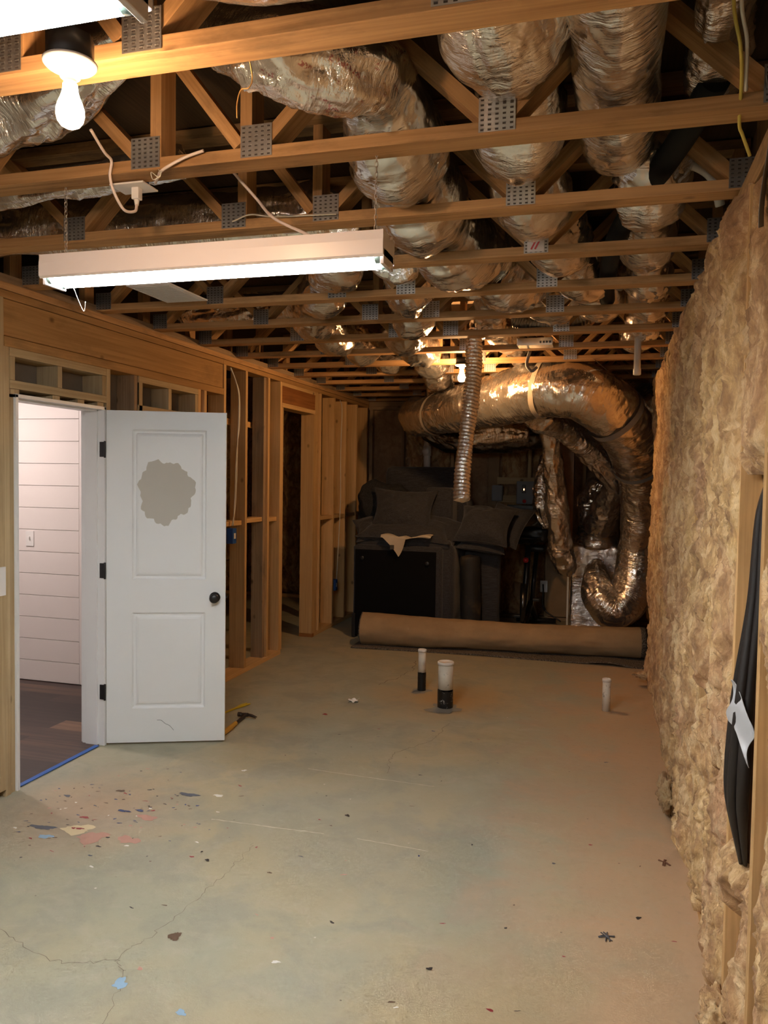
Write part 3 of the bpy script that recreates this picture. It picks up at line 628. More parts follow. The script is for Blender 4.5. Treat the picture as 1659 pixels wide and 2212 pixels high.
part('plywood_panel', wb, plain('plywood', (.27, .18, .10), .8, var=.15), (-1.40, -1.27, YB-.012, YB-.002, .2, 2.3), (-.69, -.44, YB-.012, YB-.002, .05, 1.0))
for k, (a, b) in enumerate(((-2.45, -1.88), (-1.25, -.95), (-.88, -.72), (-.65, -.32))):
    mb = batt_mesh(a, b, .04, 2.45 if k != 3 else .9, YB+.05, .012 if k != 3 else .05, 80+k, .014, .012 if k != 3 else .03, axis='y', over=0, back=.03)
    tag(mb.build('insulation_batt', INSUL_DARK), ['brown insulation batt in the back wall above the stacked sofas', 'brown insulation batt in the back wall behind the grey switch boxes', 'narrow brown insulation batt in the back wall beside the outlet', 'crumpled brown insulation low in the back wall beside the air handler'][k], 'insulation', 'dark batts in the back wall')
# side room beyond the studs
struct('wall_side_room', MB().box(-5.4, -5.3, 5.34, 10.3, 0, 3.05), OSB); struct('wall_side_room_back', MB().box(-5.3, WX0-.02, 10.1, 10.25, 0, 3.05, 'x'), OSB)
for k, x in enumerate((-5.25, -4.84, -4.43, -4.02, -3.61)):
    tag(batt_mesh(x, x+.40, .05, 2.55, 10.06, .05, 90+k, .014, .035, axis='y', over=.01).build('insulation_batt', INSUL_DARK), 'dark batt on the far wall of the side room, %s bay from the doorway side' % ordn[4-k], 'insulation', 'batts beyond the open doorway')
sb = thing('baseboard_side_room', kind='structure'); part('bottom_plate', sb, WOOD_STUD, (-5.3, -3.1, 9.98, 10.05, 0, .04, 'x'))
for y in (5.75, 6.3, 6.9, 7.5, 8.1): part('stud', wl, WOOD_ROUGH, (-3.75, -3.66, y, y+.038, 0, 2.9))
# rear wall, behind the viewer, and floor deck above
struct('wall_rear', MB().box(-3.0, XR+.2, YR-.1, YR, 0, 3.05, 'x'), DRYWALL); struct('wall_left_rear', MB().box(-3.06, -3.0, YR, 1.2, 0, 2.6, 'y'), DRYWALL)
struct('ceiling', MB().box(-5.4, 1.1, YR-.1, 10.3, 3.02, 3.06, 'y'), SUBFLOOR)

# ================================================================ FLOOR TRUSSES
ZB0, ZB1, ZTB, ZTT = 2.610, 2.648, 2.975, 3.013
BJ = [-2.88, -2.155, -1.43, -1.05, -.325, .40]; TJ = [-2.52, -1.80, -.69, .03]
def web_mb(x0, z0, x1, z1):
    m = MB(); L = math.hypot(x1-x0, z1-z0); n = ((z1-z0)/L, 0, -(x1-x0)/L); t = .038
    return m.beam((x0, .0445, z0), (x1, .0445, z1), (0, .086, 0), (n[0]*t, 0, n[2]*t))
def plate_mb(x, w=.102, z0=2.617, z1=2.712):
    m = MB().box(x-w/2, x+w/2, -.0022, -.0004, z0, z1, mi=0)
    for i in range(5):
        for j in range(7):
            cx = x-w/2+w*(i+.5)/5; cz = z0+(z1-z0)*(j+.5)/7
            m.box(cx-.0045, cx+.0045, -.0026, -.0023, cz-.0035, cz+.001, mi=1); m.box(cx-.005, cx+.005, -.0044, -.0023, cz+.0015, cz+.0032, mi=0)
    return m
def make_truss():
    r = thing('floor_truss')
    MB().box(-3.05, .50, 0, .089, ZB0, ZB1, 'x').build('bottom_chord', WOOD_TRUSS, r, bevel=.002)
    MB().box(-3.05, .50, 0, .089, ZTB, ZTT, 'x').build('top_chord', WOOD_DARKEND, r)
    webs = [(-2.88, 0, -2.52, 1), (-2.50, 1, -2.155, 0), (-2.14, 0, -1.80, 1), (-1.78, 1, -1.455, 0), (-1.04, 0, -.70, 1), (-.68, 1, -.34, 0), (-.31, 0, .02, 1), (.04, 1, .38, 0)]
    for x0, a, x1, b in webs: web_mb(x0, ZTB if a else ZB1, x1, ZTB if b else ZB1).build('web', WOOD_TRUSS, r)
    for x in (-1.395, -1.085, .46, -3.03): web_mb(x, ZB1, x, ZTB).build('web', WOOD_TRUSS, r)
    web_mb(-1.36, ZTB, -1.11, ZB1+.01).build('web', WOOD_TRUSS, r)
    for x in BJ: plate_mb(x).build('connector_plate', [GALV, GALV_DARK], r)
    return r
def dup(root, loc, label):
    r = root.copy(); COL.objects.link(r); r.location = loc; r['label'] = label
    for ch in list(root.children):
        c = ch.copy(); COL.objects.link(c); c.parent = r
    return r
tr0 = make_truss(); tr0['category'] = 'floor truss'; tr0['group'] = 'open-web floor trusses overhead'
TY = [1.611+.605*k for k in range(14)]
TL = ['orange-lit floor truss beside the near bare bulb', 'floor truss the outlet cord and hanging shop light chains are fixed to', 'floor truss just above and beyond the lit shop light',
      'floor truss crossing the tube-cap end of the lit shop light', 'floor truss beyond the flat white ceiling register'] + ['floor truss overhead, the %s one beyond the shop light' % ordn[k] for k in range(3, 12)]
tr0.location = (0, TY[0], 0); tr0['label'] = TL[0]
for k in range(1, len(TY)):
    t_ = dup(tr0, (0, TY[k], 0), TL[k] if k != 8 else 'orange-lit floor truss right beside the far bare bulb')
for y in (1.611-.605,):
    dup(tr0, (0, y, 0), 'floor truss above the bright nearest fluorescent fixture')
# ================================================================ DUCTS
def duct_mb(pts, r, seed=0, step=.012, na=96, lump=.014, fold=.010, fine=.003, ff=26, twist=1.2, caps=(True, True), squash=None, res=10, scaleback=None, helix=0):
    P, s = resample(catmull(pts, res), step)
    rr = np.full(len(P), r) if not hasattr(r, '__len__') else np.interp(s/s[-1], np.linspace(0, 1, len(r)), r)
    if squash: rr = rr*squash(P)
    T, N, B = frames(P); th = np.linspace(0, 2*PI, na, endpoint=False)
    S, TH = np.meshgrid(s, th, indexing='ij'); R = rr[:, None]
    c, sn = np.cos(TH+twist*S), np.sin(TH+twist*S)
    wav = vnoise(np.stack([np.cos(TH)*1.5, np.sin(TH)*1.5, S*3+seed], -1), seed+50)
    q = np.stack([c*1.3, sn*1.3, S*ff*.5+wav*1.6+seed*5.1], -1)
    f1 = ridged(q, 2, seed+1)
    q2 = np.stack([c*4.2+wav, sn*4.2, S*ff+seed], -1)
    f2 = ridged(q2, 2, seed+3)
    lo = fbm(np.stack([np.cos(TH)*1.1, np.sin(TH)*1.1, S*5+seed*2], -1), 3, seed+5)
    msk = np.clip(.55+.9*vnoise(np.stack([np.cos(TH), np.sin(TH), S*2.2+seed], -1), seed+9), .12, 1.2)
    d = lump*lo+fold*f1*msk+fine*f2*msk
    if helix: d = d+fold*1.2*np.sin(2*PI*S*helix+TH)
    e = 1-np.clip(np.minimum(S-s[0], s[-1]-S)/.03, 0, 1)
    R2 = R*(1-.12*e*e)+d
    G = P[:, None, :]+R2[..., None]*(np.cos(TH)[..., None]*N[:, None, :]+np.sin(TH)[..., None]*B[:, None, :])
    mb = MB(); UVf = lambda i, j: (s[min(i, len(s)-1)], 2*PI*float(rr.mean())*j/na)
    mb.grid(G, False, True, UVf)
    ns = len(P)
    for ring, on in ((0, caps[0]), (ns-1, caps[1])):
        if on:
            ctr = P[ring]+T[ring]*(.02 if ring else -.02); mb.add(np.vstack([G[ring], ctr]), [((j+1) % na, j, na) if ring == 0 else (j, (j+1) % na, na) for j in range(na)], None, 0, True)
    return mb, P, s
def sagf(y0, amp): # pinched on the chords, fuller between them
    return lambda P: 1+amp*(np.sin(PI*((P[:, 1]-y0) % .605)/.605)**2)-amp*.5
def duct(name, pts, r, label, m=None, cat='duct', group=None, **kw):
    mb, P, s = duct_mb(pts, r, **kw)
    return tag(mb.build(name, m or FOIL), label, cat, group), P, s
def sagpath(pts, drop, y0=1.656):
    P = catmull(pts, 6); P[:, 2] -= drop*np.sin(PI*((P[:, 1]-y0) % .605)/.605)**2; return P.tolist()
G1 = 'insulated foil ducts threaded through the trusses'
duct('air_duct', sagpath([(-.02, -.5, 2.80), (-.01, 1.0, 2.80), (-.01, 1.8, 2.80), (-.005, 2.4, 2.79), (.0, 2.75, 2.80), (.01, 2.93, 2.87)], .015), .118, 'straight smooth foil duct overhead, the closest one to the open insulated wall', seed=1, fold=.003, fine=.0018, lump=.006, group=G1)
duct('air_duct', sagpath([(.12, 2.9, 2.86), (.13, 3.25, 2.80), (.14, 3.7, 2.79), (.16, 4.3, 2.79), (.2, 5.1, 2.79), (.2, 5.9, 2.79), (.15, 6.6, 2.80)], .05), .115, 'foil duct overhead by the open wall, past the end of the straight one', seed=2, res=3, group=G1, squash=sagf(1.656, .25))
duct('air_duct', sagpath([(-.26, .3, 2.84), (-.27, 1.4, 2.84), (-.28, 2.0, 2.84), (-.31, 2.6, 2.84), (-.335, 3.0, 2.84), (-.29, 3.5, 2.84), (-.21, 4.2, 2.84), (-.10, 4.6, 2.84), (-.08, 5.1, 2.85)], .075), .135, 'bulging foil duct overhead, second from the open wall', m=FOIL_WARM, seed=3, res=3, fold=.009, squash=sagf(1.656, .22), group=G1)
duct('air_duct', sagpath([(-1.06, 1.99, 2.88), (-.97, 1.98, 2.86), (-.84, 1.98, 2.82), (-.70, 2.15, 2.81), (-.72, 2.6, 2.82), (-.76, 3.1, 2.82), (-.77, 3.6, 2.82), (-.65, 4.1, 2.82), (-.50, 4.5, 2.82), (-.36, 5.0, 2.83), (-.42, 5.5, 2.83)], .05), [.07, .12, .155, .175, .175, .17, .16, .15, .13], 'fattest foil duct, snaking between the trusses over the middle of the room', m=FOIL_PRINT, seed=4, res=3, fold=.010, lump=.018, squash=sagf(1.656, .20), group=G1)
duct('air_duct', [(-1.45, 1.10, 2.92), (-1.15, 1.28, 2.85), (-.88, 1.42, 2.80), (-.60, 1.50, 2.80), (-.32, 1.28, 2.88)], .160, 'silver foil duct resting on the near truss at the top edge', seed=5, fold=.004, lump=.012, group=G1)
duct('air_duct', [(-3.0, 2.0, 2.86), (-2.3, 2.12, 2.83), (-1.9, 2.13, 2.81), (-1.65, 2.08, 2.81), (-1.42, 1.98, 2.83), (-1.25, 1.92, 2.86)], [.13, .13, .14, .12, .08, .03], 'creased foil duct behind the near bare bulb', seed=6, fold=.008, lump=.02, group=G1)
duct('air_duct', [(-3.1, 3.12, 2.80), (-2.6, 3.15, 2.80), (-2.1, 3.18, 2.78), (-1.6, 3.2, 2.77), (-1.2, 3.22, 2.80)], .125, 'foil duct running crosswise just above the lit shop light', m=FOIL_WARM, seed=7, fold=.004, group=G1)
duct('air_duct', sagpath([(-1.20, 3.25, 2.81), (-1.32, 3.7, 2.80), (-1.55, 4.2, 2.80), (-1.82, 4.7, 2.80), (-1.98, 5.2, 2.78), (-2.0, 5.8, 2.78), (-1.95, 6.4, 2.80), (-1.9, 7.2, 2.82)], .085), .120, 'wavy foil duct overhead on the side of the framed wall', m=FOIL_WARM, seed=8, res=3, fold=.010, squash=sagf(1.656, .3), group=G1)
duct('air_duct', sagpath([(-1.05, 3.8, 2.80), (-1.12, 4.4, 2.79), (-1.25, 5.0, 2.79), (-1.45, 5.6, 2.77), (-1.5, 6.2, 2.78), (-1.55, 6.9, 2.76), (-1.62, 7.6, 2.70), (-1.75, 8.2, 2.52)], .08), [.10, .12, .13, .13, .13, .14], 'wavy foil duct that runs down to the big duct at the back', seed=9, res=3, fold=.010, squash=sagf(1.656, .3), group=G1)
duct('air_duct', [(-2.9, 4.95, 2.80), (-2.5, 4.92, 2.78), (-2.2, 4.95, 2.78), (-1.9, 4.85, 2.79)], .10, 'short crosswise foil duct by the top of the framed wall', m=FOIL_WARM, seed=10, fold=.008, group=G1)
duct('air_duct', sagpath([(-.75, 4.4, 2.84), (-.72, 5.0, 2.80), (-.85, 5.6, 2.80), (-.8, 6.3, 2.80), (-.75, 6.9, 2.78)], .05), .10, 'foil duct overhead between the far bulb and the crinkled hanging pipe', seed=11, res=3, fold=.010, squash=sagf(1.656, .25), group=G1)
duct('air_duct', sagpath([(.20, 1.0, 2.87), (.24, 2.0, 2.87), (.27, 2.6, 2.87)], .0), .075, 'small dull foil duct tucked against the wall top by the yellow cable', seed=12, fold=.008, group=G1)
duct('air_duct', [(-2.9, 2.55, 2.72), (-2.4, 2.57, 2.72), (-1.9, 2.55, 2.74), (-1.5, 2.56, 2.78)], .05, 'slim foil duct low in the trusses behind the outlet', seed=13, fold=.006, group=G1)
tg = thing('insulated_line', 'black foam-wrapped line slanting through the trusses', 'pipe')
MB().tube([(.26, 2.45, 2.80), (.2, 2.69, 2.755), (.11, 3.1, 2.74), (.0, 3.64, 2.72), (-.04, 4.35, 2.70), (-.04, 4.75, 2.70)], .043, 20).build('foam_sleeve', DARK_RUBBER, tg)
MB().tube([(-.04, 4.2, 2.66), (.03, 4.25, 2.64), (.05, 4.32, 2.70)], .010, 8).build('tape_end', GREY_STRAP, tg)
# crinkled dryer pipe hanging free
duct('hanging_pipe', [(-.935, 5.50, 2.70), (-.925, 5.46, 2.4), (-.945, 5.36, 2.0), (-.955, 5.26, 1.7), (-.942, 5.20, 1.515)], .050, 'narrow crinkled silver pipe dangling free from the ceiling', m=FOIL_BRIGHT, cat='pipe', seed=21, fold=.0032, fine=.006, lump=.003, ff=55, step=.004, na=64, caps=(False, True), helix=38)
duct('flexible_pipe', [(-.64, 5.32, 2.72), (-.50, 5.30, 2.685), (-.35, 5.30, 2.68), (-.20, 5.32, 2.715), (-.08, 5.36, 2.78)], .048, 'ribbed grey flexible pipe curving under a far truss', m=plain('ribbed_pipe', (.36, .29, .21), .45, .6), cat='pipe', seed=22, fold=.003, fine=.001, lump=.002, step=.004, na=40, helix=55)
tag(MB().tube([(-.56, 5.1, 2.80), (-.42, 5.15, 2.80), (-.1, 5.2, 2.80), (.0, 5.22, 2.86)], .035, 16).build('drain_pipe', PVC_WHITE), 'white plastic drain pipe running crosswise above the far trusses', 'pipe')
tag(MB().tube([(.20, 3.05, 2.80), (.27, 3.06, 2.785), (.33, 3.08, 2.74), (.36, 3.12, 2.66)], .017, 12).build('flexible_conduit', plain('conduit', (.62, .60, .54), .5)), 'pale curved conduit at the top of the open wall', 'pipe')

# ---- big trunk duct at the back and its branches
BIG = [(-1.98, 8.2, 2.36), (-1.90, 7.85, 2.275), (-1.60, 7.55, 2.285), (-1.25, 7.2, 2.32), (-.93, 6.95, 2.36), (-.56, 6.72, 2.405), (-.24, 6.68, 2.38), (.0, 6.85, 2.24), (.16, 7.2, 2.04), (.27, 7.65, 1.76), (.29, 7.95, 1.45), (.29, 8.1, 1.2), (.285, 8.2, .99)]
_, BP, bs = duct('trunk_duct', BIG, [.17, .185, .19, .20, .215, .225, .235, .24, .235, .225, .205, .185, .175, .175], 'huge foil trunk duct arching across the back under the ceiling', m=FOIL_WARM, seed=31, step=.011, na=140, fold=.007, fine=.003, lump=.010, ff=30)
duct('trunk_duct', [(.285, 8.2, 1.03), (.27, 8.17, .75), (.215, 8.1, .50), (.08, 8.04, .385), (-.06, 8.06, .50), (-.10, 8.25, .68), (-.10, 8.6, .74)], [.175, .19, .19, .18, .155, .12, .10], 'hook-shaped foil duct curling back into the air handler', m=FOIL_WARM, seed=32, step=.009, na=120, fold=.007, lump=.008, twist=.5)
duct('branch_duct', [(-.62, 7.0, 2.20), (-.40, 7.5, 2.14), (-.20, 7.8, 1.95), (-.02, 8.0, 1.74), (.03, 8.2, 1.60), (-.02, 8.5, 1.42), (-.1, 8.75, 1.15)], [.13, .125, .12, .11, .10, .14, .16], 'crumpled foil branch duct slanting down to the air handler top', seed=33, fold=.010, lump=.014)
duct('branch_duct', [(-.60, 7.35, 2.40), (-.565, 7.6, 2.20), (-.53, 7.8, 1.83), (-.50, 7.95, 1.45), (-.475, 8.05, 1.18), (-.45, 8.12, .97)], [.085, .085, .088, .10, .11, .12], 'slim foil duct dropping straight down beside the air handler', m=FOIL_TIGHT, seed=34, step=.008, fold=.004)
duct('branch_duct', [(-.455, 8.15, 1.0), (-.43, 8.25, .85), (-.38, 8.35, .73)], [.12, .125, .10], 'crushed foil sleeve end at the foot of the slim dropping duct', m=FOIL_WARM, seed=35, fold=.012, lump=.02)
duct('branch_duct', [(-.62, 8.62, 2.0), (-.68, 8.62, 1.75), (-.70, 8.62, 1.5), (-.68, 8.62, 1.3), (-.63, 8.62, 1.15)], [.04, .07, .10, .10, .05], 'ragged foil sleeve hanging behind the slim dropping duct', seed=36, fold=.012, lump=.02, ff=50)
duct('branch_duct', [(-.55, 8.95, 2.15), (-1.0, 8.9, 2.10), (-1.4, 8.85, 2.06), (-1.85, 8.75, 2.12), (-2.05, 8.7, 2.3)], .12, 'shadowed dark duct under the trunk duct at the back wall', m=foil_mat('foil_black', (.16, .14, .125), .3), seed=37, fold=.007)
duct('branch_duct', [(-1.35, 7.9, 2.10), (-1.05, 8.0, 2.13), (-.8, 8.05, 2.14)], [.10, .12, .09], 'short foil duct tucked beneath the trunk duct', m=FOIL_WARM, seed=38, fold=.008)
duct('branch_duct', [(.15, 8.3, 2.55), (.35, 8.1, 2.45), (.50, 8.2, 2.2), (.52, 8.5, 1.9)], .13, 'dim foil duct behind the bend of the trunk duct', seed=39, fold=.009)
# air handler: plenum, wrapped cabinet, wood chase
ah = thing('air_handler', 'foil-wrapped air handler cabinet standing at the back', 'air handler', (-.13, 8.95, 0))
def wrapbox(x0, x1, y0, y1, z0, z1, seed, amp=.008, n=60):
    mb = MB()
    def face(f, nu, nv):
        U, V = np.meshgrid(np.linspace(0, 1, nu), np.linspace(0, 1, nv), indexing='ij'); return f(U, V)
    r = .03
    th = []
    pts = []
    for cx, cy, a0 in ((x1-r, y0+r, -PI/2), (x1-r, y1-r, 0), (x0+r, y1-r, PI/2), (x0+r, y0+r, PI)):
        for k in range(7): a = a0+k*PI/12; pts.append((cx+r*math.cos(a), cy+r*math.sin(a)))
    pts = np.array(pts+[pts[0]]); d = np.concatenate([[0], np.cumsum(np.linalg.norm(np.diff(pts, axis=0), axis=1))])
    sN = int(d[-1]/.012); s = np.linspace(0, d[-1], sN, endpoint=False); px = np.interp(s, d, pts[:, 0]); py = np.interp(s, d, pts[:, 1])
    zz = np.linspace(z0, z1, int((z1-z0)/.012)); cx, cy = (x0+x1)/2, (y0+y1)/2
    G = np.zeros((len(s), len(zz), 3)); G[..., 0] = px[:, None]; G[..., 1] = py[:, None]; G[..., 2] = zz[None]
    nx = G[..., 0]-cx; ny = G[..., 1]-cy; L = np.hypot(nx, ny)
    disp = amp*(.7*fbm(G*5, 3, seed)+.35*ridged(G*np.array((26, 26, 5)), 2, seed+1)*(.3+.7*np.clip((G[..., 2]-z1+.3)/.3, 0, 1)))
    t = np.clip((G[..., 2]-(z1-.05))/.05, 0, 1)**2*.03
    G[..., 0] += nx/L*(disp-t); G[..., 1] += ny/L*(disp-t)
    mb.grid(G, True, False, lambda i, j: (zz[min(j, len(zz)-1)], s[i % len(s)]))
    mb.add(np.vstack([G[:, -1], (cx, cy, z1+.01)]), [(j, (j+1) % len(s), len(s)) for j in range(len(s))], None, 0, True)
    return mb
wrapbox(-.385, .12, 8.85, 9.38, .02, .97, 5).build('cabinet', foil_mat('foil_wrap', (.84, .77, .72), .26, .5, stretch=(60, 3)), ah)
MB().box(-.40, .13, 8.86, 9.36, 0, .02).build('base', BLACK_METAL, ah)
P_, r_ = [(-.13, 9.06, .93), (-.13, 9.03, 1.15), (-.13, 9.0, 1.40), (-.12, 8.95, 1.58), (-.08, 8.9, 1.66)], [.235, .245, .235, .18, .07]
mbp, _, _ = duct_mb(P_, r_, 41, lump=.022, fold=.012, fine=.004, ff=16, caps=(False, True), twist=.2); mbp.build('plenum', FOIL_WARM, ah, label='crumpled foil plenum hood')
MB().box(-.425, -.405, 9.0, 9.1, 0, 1.0).build('drain_line', PVC, ah)
tag(MB().box(-.50, -.36, 8.55, 8.66, 1.0, 2.40).build('duct_chase', plain('brown_chase', (.17, .085, .04), .35, .5, var=.3), bevel=.004), 'brown narrow upright duct behind the slim foil duct', 'duct')
# straps hung from the trusses
def strap(idx, w, mat, label, up_to, rad, ang=(0, 360)):
    P, s = BP, bs; i = int(idx*(len(P)-1)); T, N, B = frames(P); c = P[i]; t = T[i]; e2 = Vector((0, 0, 1)); e2 = (e2-Vector(t)*e2.dot(Vector(t))).normalized(); e1 = Vector(t).cross(e2)
    g = thing('duct_strap', label, 'strap', tuple(c), 'cloth straps that hold the trunk duct up')
    th = np.radians(np.linspace(ang[0], ang[1], 60)); ring = np.array([[np.array(c)+np.array(e1)*rad*math.cos(a)+np.array(e2)*rad*math.sin(a)+t*(d*w/2+.02*math.sin(a*2)) for d in (-1, 1)] for a in th])
    ringo = np.array([[np.array(c)+np.array(e1)*(rad+.003)*math.cos(a)+np.array(e2)*(rad+.003)*math.sin(a)+t*(d*w/2+.02*math.sin(a*2)) for d in (-1, 1)] for a in th])
    MB().grid(ringo).grid(ring[::-1]).build('loop', mat, g)
    for q in up_to:
        a = np.array(c)+np.array(e1)*rad*q[0]+np.array(e2)*rad*q[1]
        MB().beam(a, q[2], tuple(t*w), (0, .003, .001)).build('tail', mat, g)
STRAP_PALE = plain('pale_strap', (.42, .36, .28), .5)
strap(.16, .035, STRAP_PALE, 'pale strap around the far end of the trunk duct', [(.35, .95, (-1.5, 7.72, 2.61))], .20)
strap(.455, .045, STRAP_PALE, 'pale crumpled strap around the middle of the trunk duct', [(.2, 1.0, (-.60, 6.5, 2.61))], .238)
strap(.60, .06, GREY_STRAP, 'grey cloth strap around the trunk duct where it starts to bend down', [(.2, 1.0, (-.14, 6.45, 2.61))], .252)
strap(.765, .05, GREY_STRAP, 'grey cloth strap across the steep part of the trunk duct by the open wall', [(-1.0, .35, (.50, 7.2, 2.3))], .238)
tag(MB().tube([(-.60, 6.02, 2.62), (-.62, 6.02, 2.52), (-.58, 6.0, 2.47), (-.54, 6.0, 2.50)], .012, 6).build('loose_strap', GREY_STRAP), 'short loose tape end dangling beside the trunk duct', 'strap')
g = thing('register_box', 'shiny metal register box with dark slots under a far truss', 'vent', (-.52, 5.8, 2.6))
MB().box(-.66, -.41, 5.70, 5.90, 2.612, 2.665).build('box_body', plain('bright_steel', (.75, .74, .72), .22, .9), g, bevel=.003)
mb = MB(); [mb.box(-.50+.022*k, -.488+.022*k, 5.697, 5.70, 2.625, 2.64) for k in range(4)]; mb.build('slots', BLACK_METAL, g)
tag(MB().lathe([(.0, 0), (.019, 0), (.026, .004), (.026, .04), (.0225, .045), (.0225, .30)], 20, (.16, 5.62, 2.375)).build('capped_pipe', PVC_WHITE), 'short capped white pipe hanging down from the trusses', 'pipe')
g = thing('vent_pipe', 'white vertical pipe with a coupling on the back wall', 'pipe', (-2.14, 9.38, 1.7))
MB().lathe([(.042, 0), (.042, .98)], 20, (-2.14, 9.38, 1.45)).build('pipe_run', PVC, g)
MB().lathe([(.05, 0), (.05, .12)], 20, (-2.14, 9.38, 1.93)).lathe([(.036, 0), (.04, .02), (.04, .05), (.0, .05)], 16, (-2.14, 9.34, 1.985), (0, -1, 0)).build('coupling', PVC, g)

# ================================================================ LIGHTS AND CEILING FITTINGS
def shop_light(x0, x1, y, zt, m, label, chains, group='fluorescent shop lights'):
    """inverted-V white reflector, two tubes, end plates"""
    g = thing('shop_light', label, 'light', ((x0+x1)/2, y, zt), group)
    prof = [(-.115, -.088), (-.108, -.070), (-.050, -.030), (-.042, 0), (.042, 0), (.050, -.030), (.108, -.070), (.115, -.088)]
    prof = [(-.060, -.074), (-.064, -.070), (-.064, -.028), (-.060, 0), (.060, 0), (.064, -.028), (.064, -.070), (.060, -.074)]
    G = np.array([[(x, y+a, zt+b) for a, b in prof] for x in (x0, x1)]); mb = MB().grid(G, smooth=False)
    G2 = np.array([[(x, y+a*.95, zt+b-.003) for a, b in prof[::-1]] for x in (x0, x1)]); mb.grid(G2, smooth=False)
    mb.box(x0, x0+.004, y-.062, y+.062, zt-.072, zt).box(x1-.004, x1, y-.062, y+.062, zt-.072, zt)
    mb.build('reflector', WHITE_METAL, g)
    for dy in (-.033, .033):
        MB().lathe([(.0175, 0), (.0175, x1-x0-.06)], 20, (x0+.03, y+dy, zt-.072), (1, 0, 0)).build('fluorescent_tube', m, g)
        for xe, s in ((x0+.02, 1), (x1-.02, -1)):
            MB().lathe([(.0185, 0), (.0185, .02)], 16, (xe-(.01 if s > 0 else .01), y+dy, zt-.072), (1, 0, 0)).build('tube_cap', plain('cap_green_grey', (.20, .24, .20), .5) if 'cap' not in CAPM else CAPM['cap'], g)
    for xe in (x0+.006, x1-.012): MB().box(xe, xe+.012, y-.052, y+.052, zt-.096, zt-.05).build('lamp_holder', WHITE_METAL, g, bevel=.002)
    for (xc, ztop, both) in chains:
        for yy in ((y-.045, y+.045) if both else (y,)):
            mb = MB(); zz = zt; k = 0
            while zz < ztop:
                th = np.linspace(0, 2*PI, 13)[:-1]; pts = [(xc+(.0045*math.cos(a) if k % 2 else 0), yy+(0 if k % 2 else .0045*math.cos(a)), zz+.009+.010*math.sin(a)) for a in th]; pts.append(pts[0])
                mb.tube(pts, .0012, 5, res=1, spline=False, cap=False); zz += .0155; k += 1
            mb.build('chain', CHAIN, g)
    return g
CAPM = {'cap': plain('cap_green_grey', (.12, .17, .14), .5)}
shop_light(-1.832, -.648, 2.28, 2.375, TUBE_M, 'lit white fluorescent shop light hanging on chains in the middle', [(-1.775, 2.61, False), (-.690, 2.66, False)])
shop_light(-1.86, -.645, .955, 2.390, TUBE_M, 'glaring fluorescent shop light cut off by the top corner, beside the bare bulb', [(-1.7, 2.6, False), (-.8, 2.6, False)])
shop_light(-1.6, -.4, -1.2, 2.40, FILL_TUBE_M, 'unseen fluorescent shop light added behind the viewer for fill', [(-1.4, 2.6, False), (-.6, 2.6, False)])  # unseen fixture, added as fill light for the near end
# little chain tail and cord that dangle under the shop light's far end
mb = MB(); P = [(-1.775, 2.36, 2.30), (-1.772, 2.365, 2.26), (-1.765, 2.365, 2.22), (-1.762, 2.365, 2.245)]
mb.tube([(-1.79, 2.34, 2.29), (-1.785, 2.36, 2.25), (-1.772, 2.37, 2.218), (-1.762, 2.365, 2.25)], .0014, 6); tag(mb.build('pull_chain', CHAIN), 'little pull chain dangling under the far-door end of the shop light', 'chain')
def bulb_holder(x, y, z, m, lab1, lab2, grp):
    """z = underside of the junction box"""
    g = thing('lampholder', lab1, 'light fitting', (x, y, z), grp)
    MB().lathe([(.050, 0), (.050, .055)], 8, (x, y, z)).build('junction_box', BLACK_PLASTIC, g)
    MB().lathe([(.018, -.034), (.021, -.032), (.021, -.020), (.030, -.016), (.050, -.010), (.0565, -.004), (.057, 0)], 36, (x, y, z)).build('porcelain_base', WHITE, g)
    MB().lathe([(.0, -.094), (.010, -.0925), (.020, -.087), (.027, -.077), (.030, -.064), (.029, -.052), (.0255, -.040), (.020, -.027), (.0165, -.015), (.0150, 0)], 32, (x, y, z-.046)).build('light_bulb', m, g, label='glowing bare bulb')
    MB().lathe([(.0132, -.008), (.0132, .008)], 20, (x, y, z-.042)).build('screw_base', WHITE, g)
bulb_holder(-1.150, 1.492, 2.545, BULB_M, 'porcelain lampholder with a glowing bare bulb near the top corner, closest to the viewer', 'glowing bare bulb near the top corner, closest to the viewer', 'porcelain lampholders')
bulb_holder(-1.165, 6.30, 2.575, BULB_FAR_M, 'porcelain lampholder with a glowing bulb far back beside the hanging crinkled pipe', 'glowing bare bulb far back beside the hanging crinkled pipe', 'porcelain lampholders')
# outlet plate, register, cords
g = thing('ceiling_outlet', 'white outlet plate with a plug under the second truss', 'outlet', (-1.53, 2.335, 2.6))
MB().box(-1.60, -1.475, 2.27, 2.36, 2.598, 2.604, 'x').build('cover_plate', WHITE_PLASTIC, g, bevel=.001)
MB().box(-1.575, -1.50, 2.285, 2.345, 2.605, 2.66, 'x').build('box_body', BLUE_BOX, g)
MB().box(-1.538, -1.512, 2.30, 2.325, 2.560, 2.598).lathe([(.010, 0), (.006, -.02)], 10, (-1.525, 2.312, 2.56)).build('plug', WHITE_PLASTIC, g, bevel=.003)
g = thing('ceiling_register', 'flat white louvred register lying under the trusses above the framed wall', 'vent', (-2.25, 3.7, 2.6))
MB().box(-2.37, -2.12, 3.50, 3.885, 2.600, 2.607, 'y').build('frame', WHITE_PLASTIC, g, bevel=.002)
mb = MB(); [mb.box(-2.35, -2.15, 3.53+.019*k, 3.541+.019*k, 2.5975, 2.600, 'x') for k in range(18)]; mb.build('louvers', plain('register_louvre', (.62, .60, .57), .5), g)
g = thing('recessed_light', 'white oval ceiling light rim just above the shop light', 'light', (-1.26, 2.95, 2.64))
